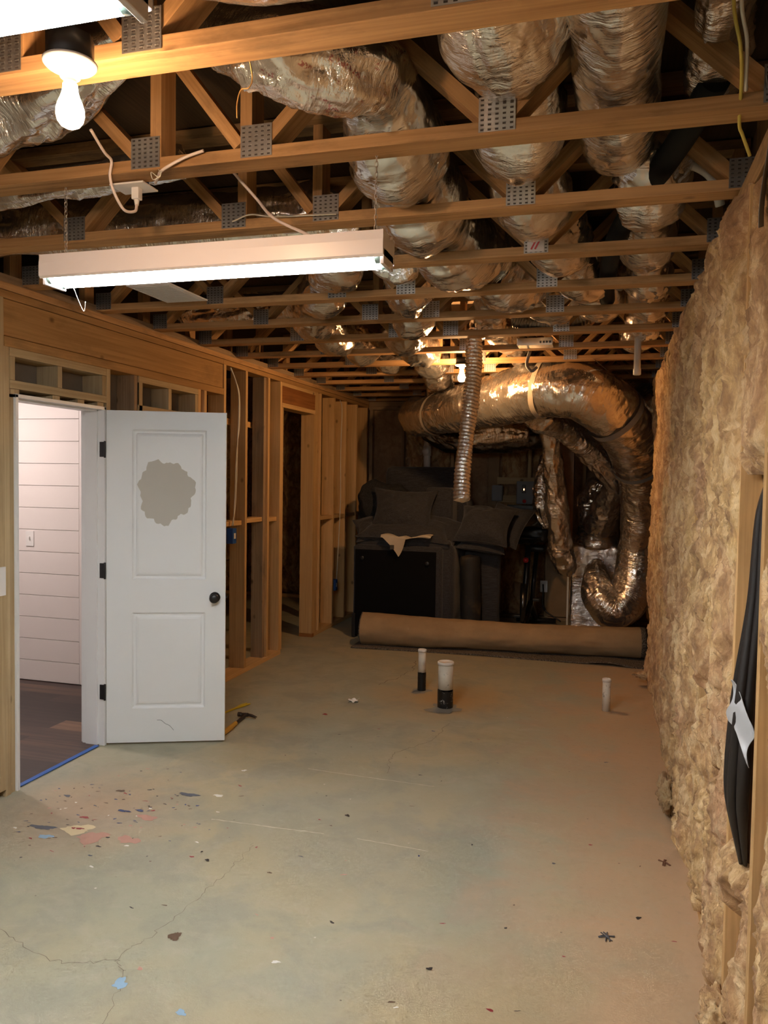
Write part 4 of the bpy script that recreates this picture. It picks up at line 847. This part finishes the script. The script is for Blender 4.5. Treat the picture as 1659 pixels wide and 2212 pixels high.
MB().lathe([(.0, 0), (.055, .002), (.062, .012), (.055, .02)], 28, (-1.26, 2.95, 2.635)).build('rim', WHITE_PLASTIC, g)
def cord(name, pts, r, m, label, cat='cord', n=7): return tag(MB().tube(pts, r, n).build(name, m), label, cat)
cord('power_cord', [(-.64, 2.28, 2.365), (-.676, 2.3, 2.388), (-.766, 2.33, 2.391), (-.883, 2.36, 2.397), (-.978, 2.4, 2.445), (-1.098, 2.45, 2.514), (-1.181, 2.5, 2.598), (-1.225, 2.47, 2.65), (-1.238, 2.42, 2.67), (-1.235, 2.30, 2.655)], .0052, CORD, 'white cord draped from the hanging shop light up to the second truss')
cord('power_cord', [(-1.218, 2.2, 2.645), (-1.281, 2.195, 2.628), (-1.359, 2.20, 2.60), (-1.40, 2.24, 2.597), (-1.451, 2.305, 2.605)], .0048, CORD, 'white cord looped over the second truss next to the outlet')
cord('power_cord', [(-1.531, 2.08, 2.69), (-1.534, 2.15, 2.652), (-1.536, 2.19, 2.64), (-1.545, 2.195, 2.598), (-1.54, 2.21, 2.55), (-1.53, 2.25, 2.507), (-1.517, 2.29, 2.515), (-1.525, 2.312, 2.545)], .0048, CORD, 'white cord looping into the ceiling outlet plug')
cord('wire_tie', [(-1.37, 2.195, 2.60), (-1.355, 2.18, 2.575), (-1.38, 2.18, 2.565), (-1.39, 2.185, 2.59), (-1.36, 2.18, 2.57), (-1.35, 2.18, 2.59)], .0015, ROMEX, 'thin wire twist around the looped cord', 'wire', 5)
cord('loose_wire', [(-.841, 1.73, 2.640), (-.841, 1.75, 2.60), (-.850, 1.75, 2.578), (-.870, 1.75, 2.575), (-.88, 1.75, 2.545), (-.88, 1.75, 2.510)], .0018, plain('copper_wire', (.6, .35, .12), .4, .5), 'thin copper-coloured wire dangling below the first truss', 'wire', 5)
cord('cable', [(-1.42, 2.79, 2.63), (-1.35, 2.80, 2.655), (-1.25, 2.80, 2.64), (-1.0, 2.80, 2.63)], .003, ROMEX, 'thin white wire along the truss above the shop light', 'wire', 6)
cord('cable', [(.235, 1.8, 2.80), (.245, 2.0, 2.765), (.276, 2.1, 2.706), (.290, 2.17, 2.66), (.303, 2.28, 2.60), (.316, 2.31, 2.58), (.339, 2.33, 2.53)], .0045, YELLOW_CABLE, 'yellow cable running down over the truss end by the open wall', 'cable')
cord('cable', [(.25, 1.8, 2.79), (.262, 2.0, 2.762), (.290, 2.1, 2.716), (.303, 2.19, 2.65), (.306, 2.2, 2.655)], .0048, ROMEX, 'white cable beside the yellow one by the open wall', 'cable')
for x_, y_, dx, lab in ((-2.905, 5.81, 0, 'pair'), ):
    cord('cable', [(-2.93, 5.74, 2.515), (-2.898, 5.765, 2.42), (-2.885, 5.80, 2.30), (-2.888, 5.81, 2.1), (-2.894, 5.80, 1.90), (-2.90, 5.80, 1.6), (-2.905, 5.79, 1.4), (-2.915, 5.76, 1.25)], .0055, ROMEX, 'white cable stapled down the first open stud bay past the door', 'cable')
    cord('cable', [(-2.93, 5.75, 2.515), (-2.905, 5.78, 2.42), (-2.893, 5.83, 2.30), (-2.893, 5.83, 2.05), (-2.897, 5.80, 1.90), (-2.900, 5.785, 1.7), (-2.90, 5.775, 1.5), (-2.915, 5.78, 1.25)], .0045, ROMEX, 'second white cable twisting beside the first in the stud bay past the door', 'cable')
cord('cable', [(-2.93, 8.40, 2.52), (-2.894, 8.37, 2.4), (-2.90, 8.36, 1.9), (-2.895, 8.36, 1.4), (-2.91, 8.35, .9), (-2.91, 8.30, .50)], .0045, ROMEX, 'white cable running down between the far studs to a low blue box', 'cable')
for (y, z, lab) in ((5.78, 1.17, 'blue outlet box on the stud beside the open door edge'), (8.28, .455, 'blue outlet box low between the far studs')):
    g = thing('outlet_box', lab, 'outlet box', (XL-.05, y, z))
    MB().box(XL-.09, XL+.012, y-.035, y+.03, z-.065, z+.06).build('box_body', BLUE_BOX, g, bevel=.004)
    MB().box(XL+.012, XL+.0135, y-.018, y+.012, z-.025, z+.02).build('sticker', PVC_WHITE, g)
# cables, plastic and grey tape in the open wall
g = thing('cable_bundle', 'black cables hanging in the open stud bay near the viewer', 'cables', (.40, 2.3, 1.2))
for k, (dx, dy, r, m) in enumerate(((0, 0, .013, CABLE_BLACK), (.014, .02, .014, CABLE_BLACK), (.005, -.03, .012, CABLE_BLACK), (.020, .045, .012, CABLE_BLACK), (.03, .01, .010, CABLE_BROWN), (-.006, .045, .009, CABLE_BROWN), (-.012, -.015, .012, CABLE_BLACK), (-.012, .02, .011, CABLE_BLACK))):
    s_ = (k % 3-1)*.012; dx = dx*1.1-.014
    MB().tube([(.43+dx*.3, 2.26+dy*.3, 1.72), (.405+dx*.5, 2.30+dy*.4, 1.58), (.400+dx*.8, 2.30+dy*.8, 1.338), (.380+dx, 2.30+dy*1.7+s_, 1.084), (.372+dx, 2.30+dy*2.1, .90), (.374+dx, 2.31+dy*1.8, .78), (.390+dx*.5, 2.32+dy*.3, .61)], [r*.6, r, r, r*1.2, r*1.5, r*1.3, r*.5], 10).build('cable_strand', m, g)
def sheet(f, nu, nv, th=.0015):
    G = np.array([[f(u, v) for v in np.linspace(0, 1, nv)] for u in np.linspace(0, 1, nu)])
    n = np.cross(np.gradient(G, axis=0), np.gradient(G, axis=1)); n /= np.linalg.norm(n, axis=2)[..., None]+1e-9
    mb = MB().grid(G); mb.grid((G-n*th)[::-1])
    for A_, B_ in ((G[0], G[0]-n[0]*th), (G[-1], G[-1]-n[-1]*th), (G[:, 0], G[:, 0]-n[:, 0]*th), (G[:, -1], G[:, -1]-n[:, -1]*th)): mb.grid(np.stack([A_, B_], 1))
    return mb
tag(sheet(lambda u, v: (.330+.036*v+.008*math.sin(6*u), 2.285-.10*v+.012*math.sin(9*u+3*v), 1.125-.115*u-.075*v+.012*math.sin(5*v)), 20, 16).build('plastic_scrap', plain('cloudy_plastic', (.50, .51, .53), .3)), 'torn cloudy plastic scrap caught around the black cables', 'plastic scrap')
tag(sheet(lambda u, v: (.345+.02*v+.01*math.sin(5*u), 2.16+.055*v-.03*u, 2.66-.38*u+.02*v), 18, 8).build('tape_strip', GREY_STRAP), 'grey strip of tape drooping from the ceiling at the open wall', 'tape')
tag(MB().box(.376, .42, 2.2, 2.24, 2.47, 2.60).build('sill_scrap', PVC_WHITE, bevel=.01), 'white foam scrap wedged at the truss end by the grey tape', 'foam scrap')

# ================================================================ FLOOR-LEVEL THINGS
def stub(x, y, r, h, hb, label, capr):
    g = thing('pipe_stub', label, 'pipe', (x, y, 0), 'pipe stubs standing out of the slab')
    MB().lathe([(r, hb if hb else 0), (r, h-.02)], 28, (x, y, 0)).build('pipe', PVC_STAIN, g)
    if hb:
        mb = MB(); rs = random.Random(int(r*1e4)); n = 28; V = []
        for z_ in (0, None): V += [(x+(r+.003)*math.cos(2*PI*k/n), y+(r+.003)*math.sin(2*PI*k/n), (0 if z_ == 0 else hb+rs.uniform(-.015, .008))) for k in range(n)]
        mb.add(V, [(k, (k+1) % n, n+(k+1) % n, n+k) for k in range(n)], None, 0, True); mb.build('tar_wrap', TAR, g, label='black flaking wrap around the foot')
    MB().lathe([(r+capr, 0), (r+capr, .018), (r+capr-.004, .022), (r*.9, .022), (r*.88, .016), (0, .016)], 28, (x, y, h-.022)).build('cap', PVC, g)
def pvcst():
    t = NT('pvc_stained'); o = t.coord('Object'); n = t.noise(o, 22, 5, .7); n2 = t.noise(o, 6, 3)
    c = t.mix(t.ramp(n, [(.60, 0), (.68, 1)]), (.74, .68, .57), (.22, .17, .12)); t.set(Base_Color=c, Roughness=.5); return t.m
def tar():
    t = NT('tar'); n = t.noise(t.coord('Object'), 26, 4, .7); t.set(Base_Color=t.mix(t.ramp(n, [(.60, 0), (.64, 1)]), (.008, .008, .008), (.30, .29, .27)), Roughness=.35, Normal=t.bump(n, .6, .004)); return t.m
PVC_STAIN = pvcst(); TAR = tar()
stub(-1.368, 5.945, .030, .325, .145, 'slim white pipe stub with a black foot, nearer the rolled rug', .004)
stub(-1.103, 5.56, .054, .335, .135, 'thick capped white pipe stub with a black flaking foot', .006)
stub(.020, 5.85, .029, .235, 0, 'short stained white pipe stub near the open wall', .003)
mb = MB(); blot(mb, -1.10, 5.52, .13, .11, 0, 77, .0025); blot(mb, -1.37, 5.92, .08, .07, 0, 78, .002); struct('mortar_patch', mb, plain('mortar', (.30, .28, .23), .95, var=.15), fl)
# rolled rug: spiral roll with pile at its edges, and a loose flap/pad beneath
g = thing('rolled_rug', 'tan-backed rug rolled up on the floor in front of the sofas', 'rug', (-1.0, 7.45, 0))
A0, A1 = np.array((-2.315, 7.42, .158)), np.array((.345, 7.66, .150)); ax = (A1-A0); LR = np.linalg.norm(ax); ax /= LR; sy = np.cross((0, 0, 1), ax); sz = np.array((0, 0, 1.))
ns, na = 150, 96; s = np.linspace(0, LR, ns); th = np.linspace(0, 2*PI, na, endpoint=False); S, TH = np.meshgrid(s, th, indexing='ij')
rad = .148+.006*np.sin(S*2.2+1)+.010*fbm(np.stack([S*1.6, np.cos(TH), np.sin(TH)], -1), 3, 3)+.003*fbm(np.stack([S*7, np.cos(TH)*2, np.sin(TH)*2], -1), 2, 4)
rad = rad*(1+.05*np.exp(-(((S-.5)/.5)**2)))*(1-.03*S/LR)
cz = -.006*np.sin(PI*S/LR)
Gr = A0+ax*S[..., None]+rad[..., None]*(1.06*np.cos(TH)[..., None]*sy+.96*np.sin(TH)[..., None]*sz)+cz[..., None]*sz
Gr[..., 2] = np.maximum(Gr[..., 2], .016)
MB().grid(Gr, False, True).build('backing', RUG_BACK, g, label='tan woven backing of the roll')
for e, sgn in ((0, -1), (ns-1, 1)):
    mb = MB(); turns = []; nn = 26*9
    sp = []
    for k in range(nn):
        a = 2*PI*k/26; rr = .020+.0135*k/26*1.02; sp.append((a, min(rr, .135)))
    base = A0 if e == 0 else A1
    V = []
    for a, rr in sp:
        for dr, off in ((0, .0), (.010, .0), (.010, .012), (0, .012)): V.append(base+ax*sgn*off*1.0+(sy*math.cos(a)+sz*math.sin(a))*(rr+dr-.004)*.98)
    F_ = []
    for k in range(nn-1):
        for j in range(4): F_.append((k*4+j, (k+1)*4+j, (k+1)*4+(j+1) % 4, k*4+(j+1) % 4))
    mb.add(V, F_); mb.lathe([(0, 0), (.139, 0)], 40, base-ax*sgn*.004, ax*sgn, cap=False)
    th2 = np.linspace(0, 2*PI, 60, endpoint=False); rg = Gr[e]
    ring = np.array([[p+ax*sgn*o_+(p-base)*q for o_, q in ((-.035 if sgn > 0 else 0, .012), (.010, .015), (.012, -.06))] for p in rg]); mb.grid(ring, True, False)
    mb.build('pile_end', PILE, g, label='dark speckled pile at the roll end')
def padf(u, v):
    x = -2.37+2.73*u; wv = .022*max(0, math.sin((u-.80)/.20*PI*1.3))*(1 if u > .80 else 0)*(1-v)
    return (x, 7.20+.06*math.sin(3*u)+.05*u+(.42)*v-.10*max(0, u-.8)*0, .016+wv+.003*math.sin(17*u))
tag(sheet(padf, 120, 10, .014).build('rug_pad', PILE), 'thin speckled grey pad lying under the rolled rug', 'rug pad')
# sofas and cushions
def rbox(x0, x1, y0, y1, z0, z1, r=.05, seed=0, amp=.006, n=12, puff=0.0):
    """soft upholstered block"""
    mb = MB(); c = np.array(((x0+x1)/2, (y0+y1)/2, (z0+z1)/2)); h = np.array(((x1-x0)/2, (y1-y0)/2, (z1-z0)/2)); r = min(r, h.min()*.95)
    t = np.concatenate([[-1], -1+np.linspace(0, 1, 6)[1:]*.0, ]) if 0 else np.linspace(-1, 1, n*2+1)
    for axk in range(3):
        for s_ in (-1, 1):
            U, V = np.meshgrid(t, t, indexing='ij'); q = np.zeros(U.shape+(3,)); a, b = (axk+1) % 3, (axk+2) % 3
            k = .30; U2 = np.sign(U)*np.abs(U)**.8; V2 = np.sign(V)*np.abs(V)**.8
            q[..., axk] = s_*h[axk]; q[..., a] = U2*h[a]; q[..., b] = V2*h[b]
            inner = np.clip(q, -(h-r), h-r); d = q-inner; L = np.linalg.norm(d, axis=2)[..., None]+1e-9; q = inner+d/L*r
            nrm = d/L; q = q+nrm*(amp*fbm((q+c)*6, 3, seed)[..., None]+puff*((1-U**2)*(1-V**2))[..., None])
            G = q+c
            mb.grid(G if s_ > 0 else G[::-1])
    return mb
g = thing('sofa', 'charcoal sofa stood on end with its black underside facing the room', 'sofa', (-2.07, 8.1, 0))
rbox(-2.535, -1.595, 7.74, 8.45, .05, .965, .035, 1, .004).build('frame', FABRIC, g)
mb = MB().box(-2.505, -1.655, 7.722, 7.76, .03, .915); mb.build('dust_cover', BLACK_CLOTH, g, bevel=.004, label='black dust cover over the underside')
MB().box(-2.53, -2.49, 7.70, 7.80, 0, .25).build('leg', BLACK_PLASTIC, g, bevel=.008)
for x, z in ((-2.425, .83), (-1.74, .80)): MB().lathe([(.022, 0), (.022, .018), (.014, .022), (0, .022)], 18, (x, 7.722, z), (0, -1, 0)).build('foot', BLACK_PLASTIC, g)
rbox(-1.66, -1.49, 7.80, 8.75, .02, .99, .06, 2, .006).build('arm', FABRIC, g)
rbox(-2.52, -1.52, 7.78, 8.7, .93, 1.03, .045, 3, .006).build('side_panel', FABRIC, g)
g = thing('sofa', 'taller dark sofa behind, standing upright against the back', 'sofa', (-2.0, 8.9, 0))
rbox(-2.46, -1.58, 8.62, 9.15, .02, 1.785, .07, 4, .006).build('back', FABRIC, g)
rbox(-2.56, -2.30, 8.50, 9.1, .02, 1.5, .08, 5, .008).build('arm', FABRIC, g); rbox(-1.75, -1.50, 8.50, 9.1, .02, 1.45, .08, 6, .008).build('arm', FABRIC, g)
def pillow(c, w, h, t, rot, label, m=FABRIC, seed=0, name='pillow', cat='pillow', grp='dark pillows piled on the sofas'):
    n = 33; u = np.linspace(-1, 1, n); U, V = np.meshgrid(u, u, indexing='ij'); mb = MB()
    ex = 1+.10*(np.abs(U*V))**2; sh = 1-.09*(1-np.abs(U)**2)*0
    pin = np.clip((1-np.abs(U)**2.2)*(1-np.abs(V)**2.2), 0, 1)**.48
    X = U*w/2*(1-.07*(1-V**2))*ex; Z = V*h/2*(1-.07*(1-U**2))*ex
    nz = .10*fbm(np.stack([U*2.5+seed, V*2.5, 0*U], -1), 3, seed)+.05*ridged(np.stack([U*4+seed, V*3, 0*U+2], -1), 2, seed)
    for s_ in (-1, 1):
        G = np.stack([X, s_*(t/2*pin*(1+nz)+.002), Z], -1); mb.grid(G if s_ < 0 else G[::-1])
    per = [(i, 0) for i in range(n)]+[(n-1, j) for j in range(1, n)]+[(i, n-1) for i in range(n-2, -1, -1)]+[(0, j) for j in range(n-2, 0, -1)]
    ring = [(X[i, j], 0, Z[i, j]) for i, j in per]; ring.append(ring[0]); 
    o = mb.build(name, m); R = Matrix.Rotation(rot[2], 4, 'Z') @ Matrix.Rotation(rot[1], 4, 'Y') @ Matrix.Rotation(rot[0], 4, 'X')
    o.matrix_world = Matrix.Translation(c) @ R
    tag(o, label, cat, grp)
    pp = MB().tube(ring, .0055, 6, spline=False, cap=False).build('piping', m); pp.parent = o
    return o
D = math.radians
pillow((-2.07, 7.98, 1.31), .62, .46, .26, (D(-24), D(2), D(2)), 'square charcoal pillow leaning on top of the sofa pile', seed=1)
pillow((-2.02, 7.95, 1.115), .90, .42, .22, (D(-66), D(3), D(3)), 'long drooping charcoal pillow under the square one, above the pale cloth', seed=2)
pillow((-2.36, 7.98, 1.12), .42, .40, .18, (D(-62), D(-8), D(20)), 'crumpled dark pillow at the framed-wall end of the pile', seed=3)
pillow((-1.70, 8.1, 1.13), .50, .40, .15, (D(-60), D(16), D(-14)), 'dark pillow tipping off the middle of the pile', seed=4)
pillow((-1.22, 8.05, 1.18), .52, .44, .27, (D(-42), D(4), D(-6)), 'plump charcoal pillow over the upright cushion, beside the crinkled pipe end', seed=5)
pillow((-1.24, 8.12, 1.00), .46, .36, .13, (D(-68), D(6), D(0)), 'flattened dark pillow squeezed under the plump one', seed=6)
pillow((-1.03, 8.30, 1.18), .42, .48, .18, (D(-40), D(10), D(-18)), 'dark pillow at the exercise-machine end of the pile', seed=7)
tag(rbox(-1.88, -1.585, 8.18, 8.50, 1.02, 1.56, .04, 8, .005).build('seat_cushion', FABRIC), 'boxy charcoal cushion standing behind the square pillow', 'cushion')
tag(rbox(-1.46, -1.17, 8.28, 8.60, .90, 1.36, .10, 9, .02).build('seat_cushion', FABRIC), 'dark cushion hidden behind the plump pillow', 'cushion')
o = tag(rbox(-2.66, -2.12, 8.12, 8.55, .98, 1.60, .19, 10, .035, n=26).build('plush_throw', PLUSH), 'fluffy black throw heaped at the pile edge by the studs', 'throw')
def clothf(u, v):
    x = -2.22+.50*u; 
    if v < .45: return (x+.03*math.sin(7*u), 7.90-.22*v/.45, 1.062+.012*math.sin(9*u)+.022*math.sin(14*u+3*v)*(1-v))
    q = (v-.45)/.55; drop = .20*q*max(0, 1-abs(u-.28)/.26)+.008*q; return (x+.03*math.sin(7*u)+.02*q*math.sin(5*u), 7.675-.012*math.sin(12*u)*q, 1.058-drop+.012*math.sin(9*u))
g = thing('cloth', 'pale canvas cloth hanging over the front edge of the sofa pile', 'cloth', (-2.0, 7.7, 1.06))
sheet(clothf, 70, 40, .004).build('fabric', plain('canvas_cloth', (.50, .43, .33), .9, var=.1), g)
MB().box(-2.115, -2.075, 7.655, 7.662, .935, .978).build('patch', plain('dark_patch', (.06, .055, .05), .9), g)
o = tag(rbox(-1.44, -1.07, 8.14, 8.28, .0, .905, .03, 11, .004).build('seat_cushion', FABRIC), 'tall grey slab cushion standing on the floor beside the black sofa', 'cushion')
def foamroll():
    t = NT('black_foam'); n = t.noise(t.coord('Object'), 5, 4, .6); t.set(Base_Color=t.mix(t.ramp(n, [(.52, 0), (.72, 1)]), (.014, .013, .012), (.085, .058, .030)), Roughness=.7); return t.m
mb, _, _ = duct_mb([(-1.335, 8.02, .0), (-1.345, 8.02, .45), (-1.36, 8.02, .86)], .105, 61, fold=.001, fine=.0005, lump=.006, na=60, step=.02)
tag(mb.build('foam_roll', foamroll()), 'black rolled mat with a brown stain standing upright', 'rolled mat')
# exercise bike in the dark corner
g = thing('exercise_bike', 'black exercise bike in the dark gap beside the air handler', 'exercise bike', (-.85, 8.7, 0))
tb = lambda name, pts, r, m=BLACK_METAL: MB().tube(pts, r, 12, spline=False).build(name, m, g)
tb('front_foot', [(-1.08, 8.45, .04), (-.62, 8.45, .04)], .03); tb('rear_foot', [(-1.0, 9.2, .04), (-.55, 9.2, .04)], .03)
tb('main_beam', [(-.85, 8.45, .06), (-.80, 8.75, .30), (-.78, 9.2, .06)], .035); tb('front_post', [(-.86, 8.52, .20), (-.84, 8.62, .60), (-.83, 8.66, .95)], .03)
tb('seat_post', [(-.79, 8.8, .30), (-.77, 9.0, .85)], .025)
MB().lathe([(.03, -.02), (.17, -.02), (.215, -.028), (.22, 0), (.215, .028), (.17, .02), (.03, .02)], 40, (-.86, 8.50, .33), (1, .12, 0)).build('flywheel', plain('flywheel_metal', (.10, .10, .10), .25, .9), g)
tb('handlebar', [(-1.0, 8.52, 1.03), (-.97, 8.64, 1.02), (-.70, 8.66, 1.02), (-.67, 8.54, 1.03)], .018)
MB().lathe([(.0, -.012), (.028, -.012), (.028, .012), (.0, .012)], 16, (-.845, 8.58, .79), (0, -1, .2)).build('tension_knob', RED, g, label='red tension knob')
rbox(-.87, -.67, 8.92, 9.16, .85, .92, .03, 12, .003).build('saddle', BLACK_PLASTIC, g)
for s_, z0 in ((-1, .17), (1, .36)):
    MB().tube([(-.83+.05*s_, 8.72, .27), (-.83+.07*s_, 8.66, z0)], .011, 8, spline=False).build('crank', plain('chrome', (.6, .6, .6), .2, 1.0) if 'ch' not in CAPM else CAPM['ch'], g)
    MB().box(-.83+.10*s_-.035, -.83+.10*s_+.035, 8.60, 8.70, z0-.015, z0+.012).build('pedal', BLACK_PLASTIC, g, bevel=.004)
g = thing('wrapped_panel', 'dark panel wrapped in shiny film behind the pillows', 'panel', (-.93, 8.9, 1.2))
MB().box(-1.10, -.74, 8.88, 8.94, 1.27, 1.375).build('upper_frame', BLACK_PLASTIC, g, bevel=.006)
sheet(lambda u, v: (-1.09+.36*u, 8.87+.012*math.sin(9*u+5*v), 1.29-.17*v+.004*math.sin(20*u)), 30, 14, .002).build('film', plain('dark_film', (.05, .045, .04), .15), g)
tag(rbox(-1.1, -.62, 8.70, 9.0, .96, 1.14, .07, 13, .02).build('gear_bag', BLACK_PLASTIC), 'black lumpy bag on top of the exercise bike', 'bag')
# back wall electrics
g = thing('disconnect_box', 'large grey switch box with a tiny lit window on the back wall', 'switch box', (-.95, 9.4, 1.5))
MB().box(-1.05, -.85, 9.35, 9.43, 1.37, 1.64).build('housing', GREY_BOX, g, bevel=.008)
MB().box(-.985, -.940, 9.342, 9.35, 1.50, 1.60).build('lever_slot', BLACK_PLASTIC, g, bevel=.004)
MB().box(-.965, -.957, 9.338, 9.342, 1.535, 1.552).build('indicator', plain('neon', (1, .3, .1), .4, emit=(1, .35, .12), es=6), g)
MB().lathe([(0, 0), (.022, 0), (.022, .002), (0, .002)], 20, (-.955, 9.350, 1.405), (0, -1, 0)).build('badge', RED, g)
g = thing('disconnect_box', 'small grey switch box on the boards of the back wall', 'switch box', (-1.275, 9.4, 1.5))
MB().box(-1.345, -1.215, 9.37, 9.43, 1.40, 1.59).build('housing', GREY_BOX, g, bevel=.012)
g = thing('wall_outlet', 'white outlet with a black plug low on the back wall', 'outlet', (-.72, 9.44, .40))
MB().box(-.755, -.670, 9.425, 9.437, .335, .47).build('cover_plate', WHITE_PLASTIC, g, bevel=.002)
MB().tube([(-.72, 9.41, .43), (-.715, 9.39, .36), (-.70, 9.36, .15), (-.5, 9.3, .02)], .009, 8).build('plug_cord', BLACK_PLASTIC, g)
# tools by the door
def ornt(o, x, y, ang): o.matrix_world = Matrix.Translation((x, y, 0)) @ Matrix.Rotation(ang, 4, 'Z')
g = thing('hammer', 'claw hammer with a yellow handle lying by the door edge', 'hammer')
HS = plain('hammer_steel', (.055, .04, .032), .45, .6, var=.3); YH = plain('yellow_handle', (.58, .30, .04), .5, var=.12)
hp = np.array((-2.352, 4.862)); hb_ = np.array((-2.315, 4.49)); hd_ = (hp-hb_)/np.linalg.norm(hp-hb_); hn = np.array((hd_[1], -hd_[0]))
def h3(a, b, z): q = hb_+hd_*a+hn*b; return (q[0], q[1], z)
LH = np.linalg.norm(hp-hb_)
MB().tube([h3(-.02, 0, .018), h3(.08, 0, .018), h3(LH*.52, 0, .018)], [.014, .0175, .015], 14).build('handle', YH, g)
MB().tube([h3(LH*.5, 0, .018), h3(LH*.8, 0, .018), h3(LH, 0, .02)], [.010, .011, .013], 10).build('shaft', HS, g)
MB().tube([h3(LH, -.052, .022), h3(LH, -.030, .022), h3(LH, -.026, .022), h3(LH, .0, .022), h3(LH-.004, .02, .024)], [.0155, .0155, .012, .014, .013], 16).build('head', HS, g)
for s_ in (-1, 1): MB().tube([h3(LH, .015, .024), h3(LH-.006+.007*s_, .045, .022), h3(LH-.018+.011*s_, .085, .014)], [.010, .008, .0035], 8).build('claw', HS, g)
g = thing('pry_bar', 'yellow pry bar on the floor behind the door edge', 'pry bar'); YP = plain('pry_yellow', (.66, .50, .03), .4)
p0, p1 = np.array((-2.60, 4.60)), np.array((-2.478, 5.15)); pd = (p1-p0)/np.linalg.norm(p1-p0); pn = np.array((pd[1], -pd[0])); LP = np.linalg.norm(p1-p0)
mb = MB(); 
V = []
for a, wv, z_ in ((0, .008, .010), (LP-.13, .009, .011), (LP-.07, .020, .012), (LP-.02, .021, .012)):
    for b, dz in ((-wv, 0), (wv, 0), (wv, .008), (-wv, .008)): q = p0+pd*a+pn*b; V.append((q[0], q[1], z_-.008+dz))
F_ = [(3, 2, 1, 0), (12, 13, 14, 15)]
for k in range(3):
    for j in range(4): F_.append((k*4+j, k*4+(j+1) % 4, (k+1)*4+(j+1) % 4, (k+1)*4+j))
mb.add(V, F_); mb.build('bar', YP, g, bevel=.002)
for s_ in (-1, 1):
    q0 = p0+pd*(LP-.022)+pn*.012*s_; q1 = p0+pd*(LP+.015)+pn*.014*s_; MB().beam((q0[0], q0[1], .008), (q1[0], q1[1], .006), tuple((*pn*.013, 0)), (0, 0, .006)).build('claw', YP, g, bevel=.001)
def scrapf(u, v): return (-1.81+.07*u+.01*math.sin(7*v), 5.44+.07*v, .002+.018*abs(math.sin(5*u+3*v))*(.4+.6*math.sin(4*v+1)**2))
tag(sheet(scrapf, 16, 16, .002).build('paper_scrap', plain('paper_white', (.85, .84, .82), .7)), 'crumpled white paper scrap on the floor', 'paper scrap')
def tuft(name, x, y, z, rx, ry, rz, seed, label, cat='insulation', m=INSUL):
    n = 40; th, ph = np.meshgrid(np.linspace(0, 2*PI, n, endpoint=False), np.linspace(.02, PI-.02, n), indexing='ij')
    d = np.stack([np.cos(th)*np.sin(ph), np.sin(th)*np.sin(ph), np.cos(ph)], -1); r = 1+.30*fbm(d*2.5+seed, 3, seed)+.2*ridged(d*5, 2, seed+1)
    G = d*r[..., None]*np.array((rx, ry, rz))+np.array((x, y, z)); G[..., 2] = np.maximum(G[..., 2], .002)
    return tag(MB().grid(G, True, False).build(name, m), label, cat)
tuft('insulation_tuft', .31, 6.62, .10, .075, .04, .025, 3, 'pale wisp of insulation poking out low near the rug end')
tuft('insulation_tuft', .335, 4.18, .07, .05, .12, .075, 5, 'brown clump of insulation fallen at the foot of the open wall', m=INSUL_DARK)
tuft('insulation_tuft', .36, 2.48, .06, .05, .10, .05, 8, 'pale clump of insulation at the wall foot nearest the camera')
for k, (x, y) in enumerate(((.274, 3.566), (.034, 2.912))):
    mb = MB(); rs = random.Random(k)
    for j in range(5): a = rs.uniform(0, 3); mb.tube([(x-.03*math.cos(a), y-.03*math.sin(a), .003), (x+rs.uniform(-.01, .01), y, .006), (x+.03*math.cos(a), y+.03*math.sin(a), .003)], .0022, 5)
    tag(mb.build('debris_scrap', plain('debris_%d' % k, [(.20, .09, .05), (.09, .09, .10)][k], .8)), ['brown shred of debris on the floor by the open wall', 'dark twisted shred of debris on the floor, lower down from the brown one'][k], 'debris')

# small printed things
g = thing('tape_scrap', 'foil tape scrap with red print stuck on a truss plate past the fat duct', 'tape', (-.32, 3.42, 2.65))
MB().box(-.362, -.292, 3.4205, 3.4225, 2.622, 2.690).build('tape_face', plain('tape_silver', (.70, .66, .66), .3, .5), g)
for k in range(2): MB().beam((-.345+.016*k, 3.4200, 2.632), (-.320+.016*k, 3.4200, 2.680), (.007, 0, -.003), (0, .0006, 0)).build('red_print', plain('red_ink', (.55, .08, .09), .6) if k == 0 else bpy.data.materials['red_ink'], g)
g = thing('duct_sticker', 'small white sticker with a blue dot on the crosswise duct by the framed wall', 'sticker', (-2.6, 3.03, 2.70))
MB().beam((-2.655, 3.018, 2.694), (-2.535, 3.022, 2.700), (0, .012, -.034), (0, .0012, .0004)).build('sticker_face', WHITE_PLASTIC, g)
MB().lathe([(0, 0), (.009, 0), (.009, .001), (0, .001)], 16, (-2.635, 3.0165, 2.692), (0, -.94, -.34)).build('blue_dot', BLUE_BOX, g)
